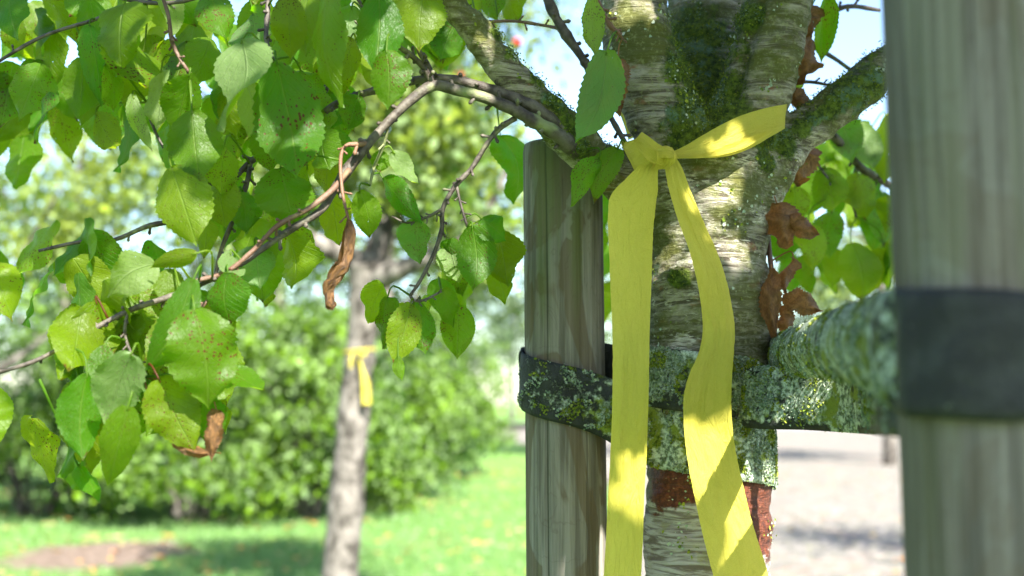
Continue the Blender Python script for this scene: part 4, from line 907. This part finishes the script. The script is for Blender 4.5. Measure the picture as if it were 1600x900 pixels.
simple_tree('apple_tree', 'fruit tree seen beyond the right limb', 1390, 26, 7.0, [(1340, 420, 26, 150, 90, 2.2, 2), (1500, 350, 26, 160, 130, 2.2, 2)], 4200, .15, LEAFB, 220, r=.14, csize=.45)
simple_tree('apple_tree', 'tall fruit tree behind the leaning trunk', 430, 17.2, 7.4, [(420, 320, 17.2, 190, 130, 1.8, 3), (520, 160, 17.2, 200, 140, 1.6, 2.2)], 9500, .10, LEAFB, 230)
simple_tree('apple_tree', 'fruit tree outside the left edge, its outer leaves over the lawn', -60, 11.6, 4.4, [(70, 320, 11.6, 160, 130, 1.5, 3), (210, 260, 11.4, 110, 110, 1.3, 1.8), (-120, 250, 11.6, 160, 200, 1.6, 2)], 3600, .085, LEAFB, 250)
simple_tree('apple_tree', 'fruit tree standing beyond the right edge beside the cobbles', 2100, 7.7, 4.0, [(2080, 0, 7.7, 300, 300, 1.2, 2)], 2600, .085, LEAFB, 260)
# shrubs
def shrub(label, px_, Y, rx, ry, h, n, seed, mat=LEAFS, ls=.085):
    g = P(px_, 700, Y); e = empty('shrub', (g.x, Y, 0), label, 'shrub', 'shrubs along the lawn edge'); gr = np.random.default_rng(seed)
    nst = 26; lists = []; ends = []
    for k in range(nst):
        an = gr.uniform(0, 6.28); q = gr.uniform(.3, 1) ** .6; ex = g.x + math.cos(an) * rx * q * .9; ey = Y + math.sin(an) * ry * q * .9; ez = h * gr.uniform(.45, .95) * (1.1 - .45 * q)
        lists.append([(g.x + math.cos(an) * .15, Y + math.sin(an) * .15, -.02, .02), (g.x * .55 + ex * .45, Y * .55 + ey * .45, ez * .75, .013), (ex, ey, ez, .005)])
    wood('stem', lists, BGBARK, e, 6)
    nc = max(60, n // 90); d = gr.normal(size=(nc, 3)); d[:, 2] = np.abs(d[:, 2]) * 1.1 - .15; d /= np.linalg.norm(d, axis=1)[:, None]; r_ = gr.uniform(.25, 1, nc) ** .45 * np.array([1 + .55 * noise.noise(Vector(q_) * 2.3 + Vector((seed, 0, 0))) for q_ in d])
    cc = np.array([g.x, Y, h * .22]) + d * r_[:, None] * np.array([rx, ry, h * .78]); cc[:, 2] = np.maximum(cc[:, 2], .12)
    k = gr.integers(0, nc, n); cs = gr.uniform(.10, .26, nc); pts = cc[k] + gr.normal(size=(n, 3)) * cs[k][:, None] * np.array([1, 1, .6]); pts[:, 2] = np.maximum(pts[:, 2], .03)
    leaves_obj('crown', pts, ls, mat, e); return e
shrub('dense green shrub at the left end of the shrub row', 60, 14.5, 1.7, 1.3, 2.5, 11000, 300)
shrub('deep green shrub in shade left of the leaning trunk', 300, 13.8, 1.5, 1.3, 2.35, 13000, 301)
shrub('bright shrub directly behind the leaning trunk', 480, 14.2, 1.25, 1.3, 2.75, 12000, 302)
shrub('arching light green shrub right of the leaning trunk', 610, 17.5, 1.25, 1.2, 3.0, 11000, 303)
shrub('pale shrub set furthest back at the right end of the row', 700, 23, 1.15, 1.4, 3.6, 9000, 307, ls=.10)
shrub('low weedy shrub just right of the leaning trunk base', 610, 15.2, .42, .4, .8, 1500, 304)
shrub('tall shrub rising behind the row', 400, 17.5, 2.4, 1.4, 3.5, 12000, 305, ls=.08)
shrub('tall pale shrub behind the far left of the row', 120, 18, 2.2, 1.4, 3.6, 9000, 306, ls=.08)
# distant wood
rs = random.Random(5)
for i, (px_, Y, h, lab) in enumerate(((700, 48, 8, 'distant dark tree left of the post gap'), (800, 95, 11, 'distant dark green tree across the road, beside the wooden post'), (880, 100, 12, 'distant tree hidden mostly by the left post'), (1010, 90, 9, 'distant tree glimpsed beside the ribbon'), (1240, 75, 9.5, 'distant dark tree just right of the trunk'), (1330, 80, 10, 'distant dark tree above the strap'), (1450, 78, 11, 'distant dark tree by the blurred post'), (1580, 80, 12, 'distant dark tree at the far right'), (560, 60, 9, 'distant tree behind the shrubs'), (300, 60, 10, 'distant tree left behind the shrubs'), (80, 60, 10, 'distant tree at the far left'))):
    g = P(px_, 630, Y); c = [(px_, 630 - h * .55 / Y * FPX, Y, 2.9 / Y * FPX * 1.2, h * .42 / Y * FPX, 2.5, 1)]
    simple_tree('tree', lab, px_, Y, h * .9, c, 3200, .28, LEAFD, 400 + i, r=.22, csize=.55, group='distant trees across the road')
# fallen leaves and grass
g2 = np.random.default_rng(77); n = 5200
fx = g2.uniform(-9, 7, n); fy = g2.uniform(6, 24, n); pts = np.stack([fx, fy, np.full(n, .05)], 1)
k_ = noise; keep = np.array([noise.noise(Vector((a * .6, b * .6, 2))) > -.15 for a, b in zip(fx, fy)]) & ((fx < fy * .03) | (g2.random(n) < .25))
pts = pts[keep]; m_ = len(pts); V_, F_, rn = small_leaves(pts, .085, drop=0, aspect=.75); V_[:, 2] = .045 + (V_[:, 2] - .045) * .3; V_[:, 2] = np.maximum(V_[:, 2], .04)
tag(mesh('fallen_leaves', V_, F_, FALL, attrs={'rnd': rn}), 'orange and yellow fallen leaves strewn over the lawn', 'fallen leaves', kind='stuff')
n = 90000; gyv = 6.5 + 15 * g2.random(n) ** 1.2; gxv = (g2.random(n) * 1.0 - .52) * gyv * .98
gxv = gxv - 0.0; ok = gxv < gyv * .075; gxv, gyv = gxv[ok], gyv[ok]; n = len(gxv)
sx = G(150, 870); ok = ((gxv - sx.x) / .9) ** 2 + ((gyv - sx.y) / 1.0) ** 2 > 1; gxv, gyv = gxv[ok], gyv[ok]; n = len(gxv)
an = g2.uniform(0, 6.28, n); hh = g2.uniform(.03, .075, n); wd = .006; lx = g2.normal(0, .02, n); ly = g2.normal(0, .02, n)
V_ = np.stack([np.stack([gxv - np.cos(an) * wd, gyv - np.sin(an) * wd, np.full(n, .0)], 1), np.stack([gxv + np.cos(an) * wd, gyv + np.sin(an) * wd, np.full(n, .0)], 1), np.stack([gxv + lx, gyv + ly, hh], 1)], 1).reshape(-1, 3)
V_[:, 2] += .01
tag(mesh('grass', V_, np.arange(3 * n).reshape(-1, 3), GRASS, attrs={'rnd': np.repeat(g2.random(n), 3)}, smooth=False), 'short lawn grass lit by the sun', 'grass', kind='stuff')
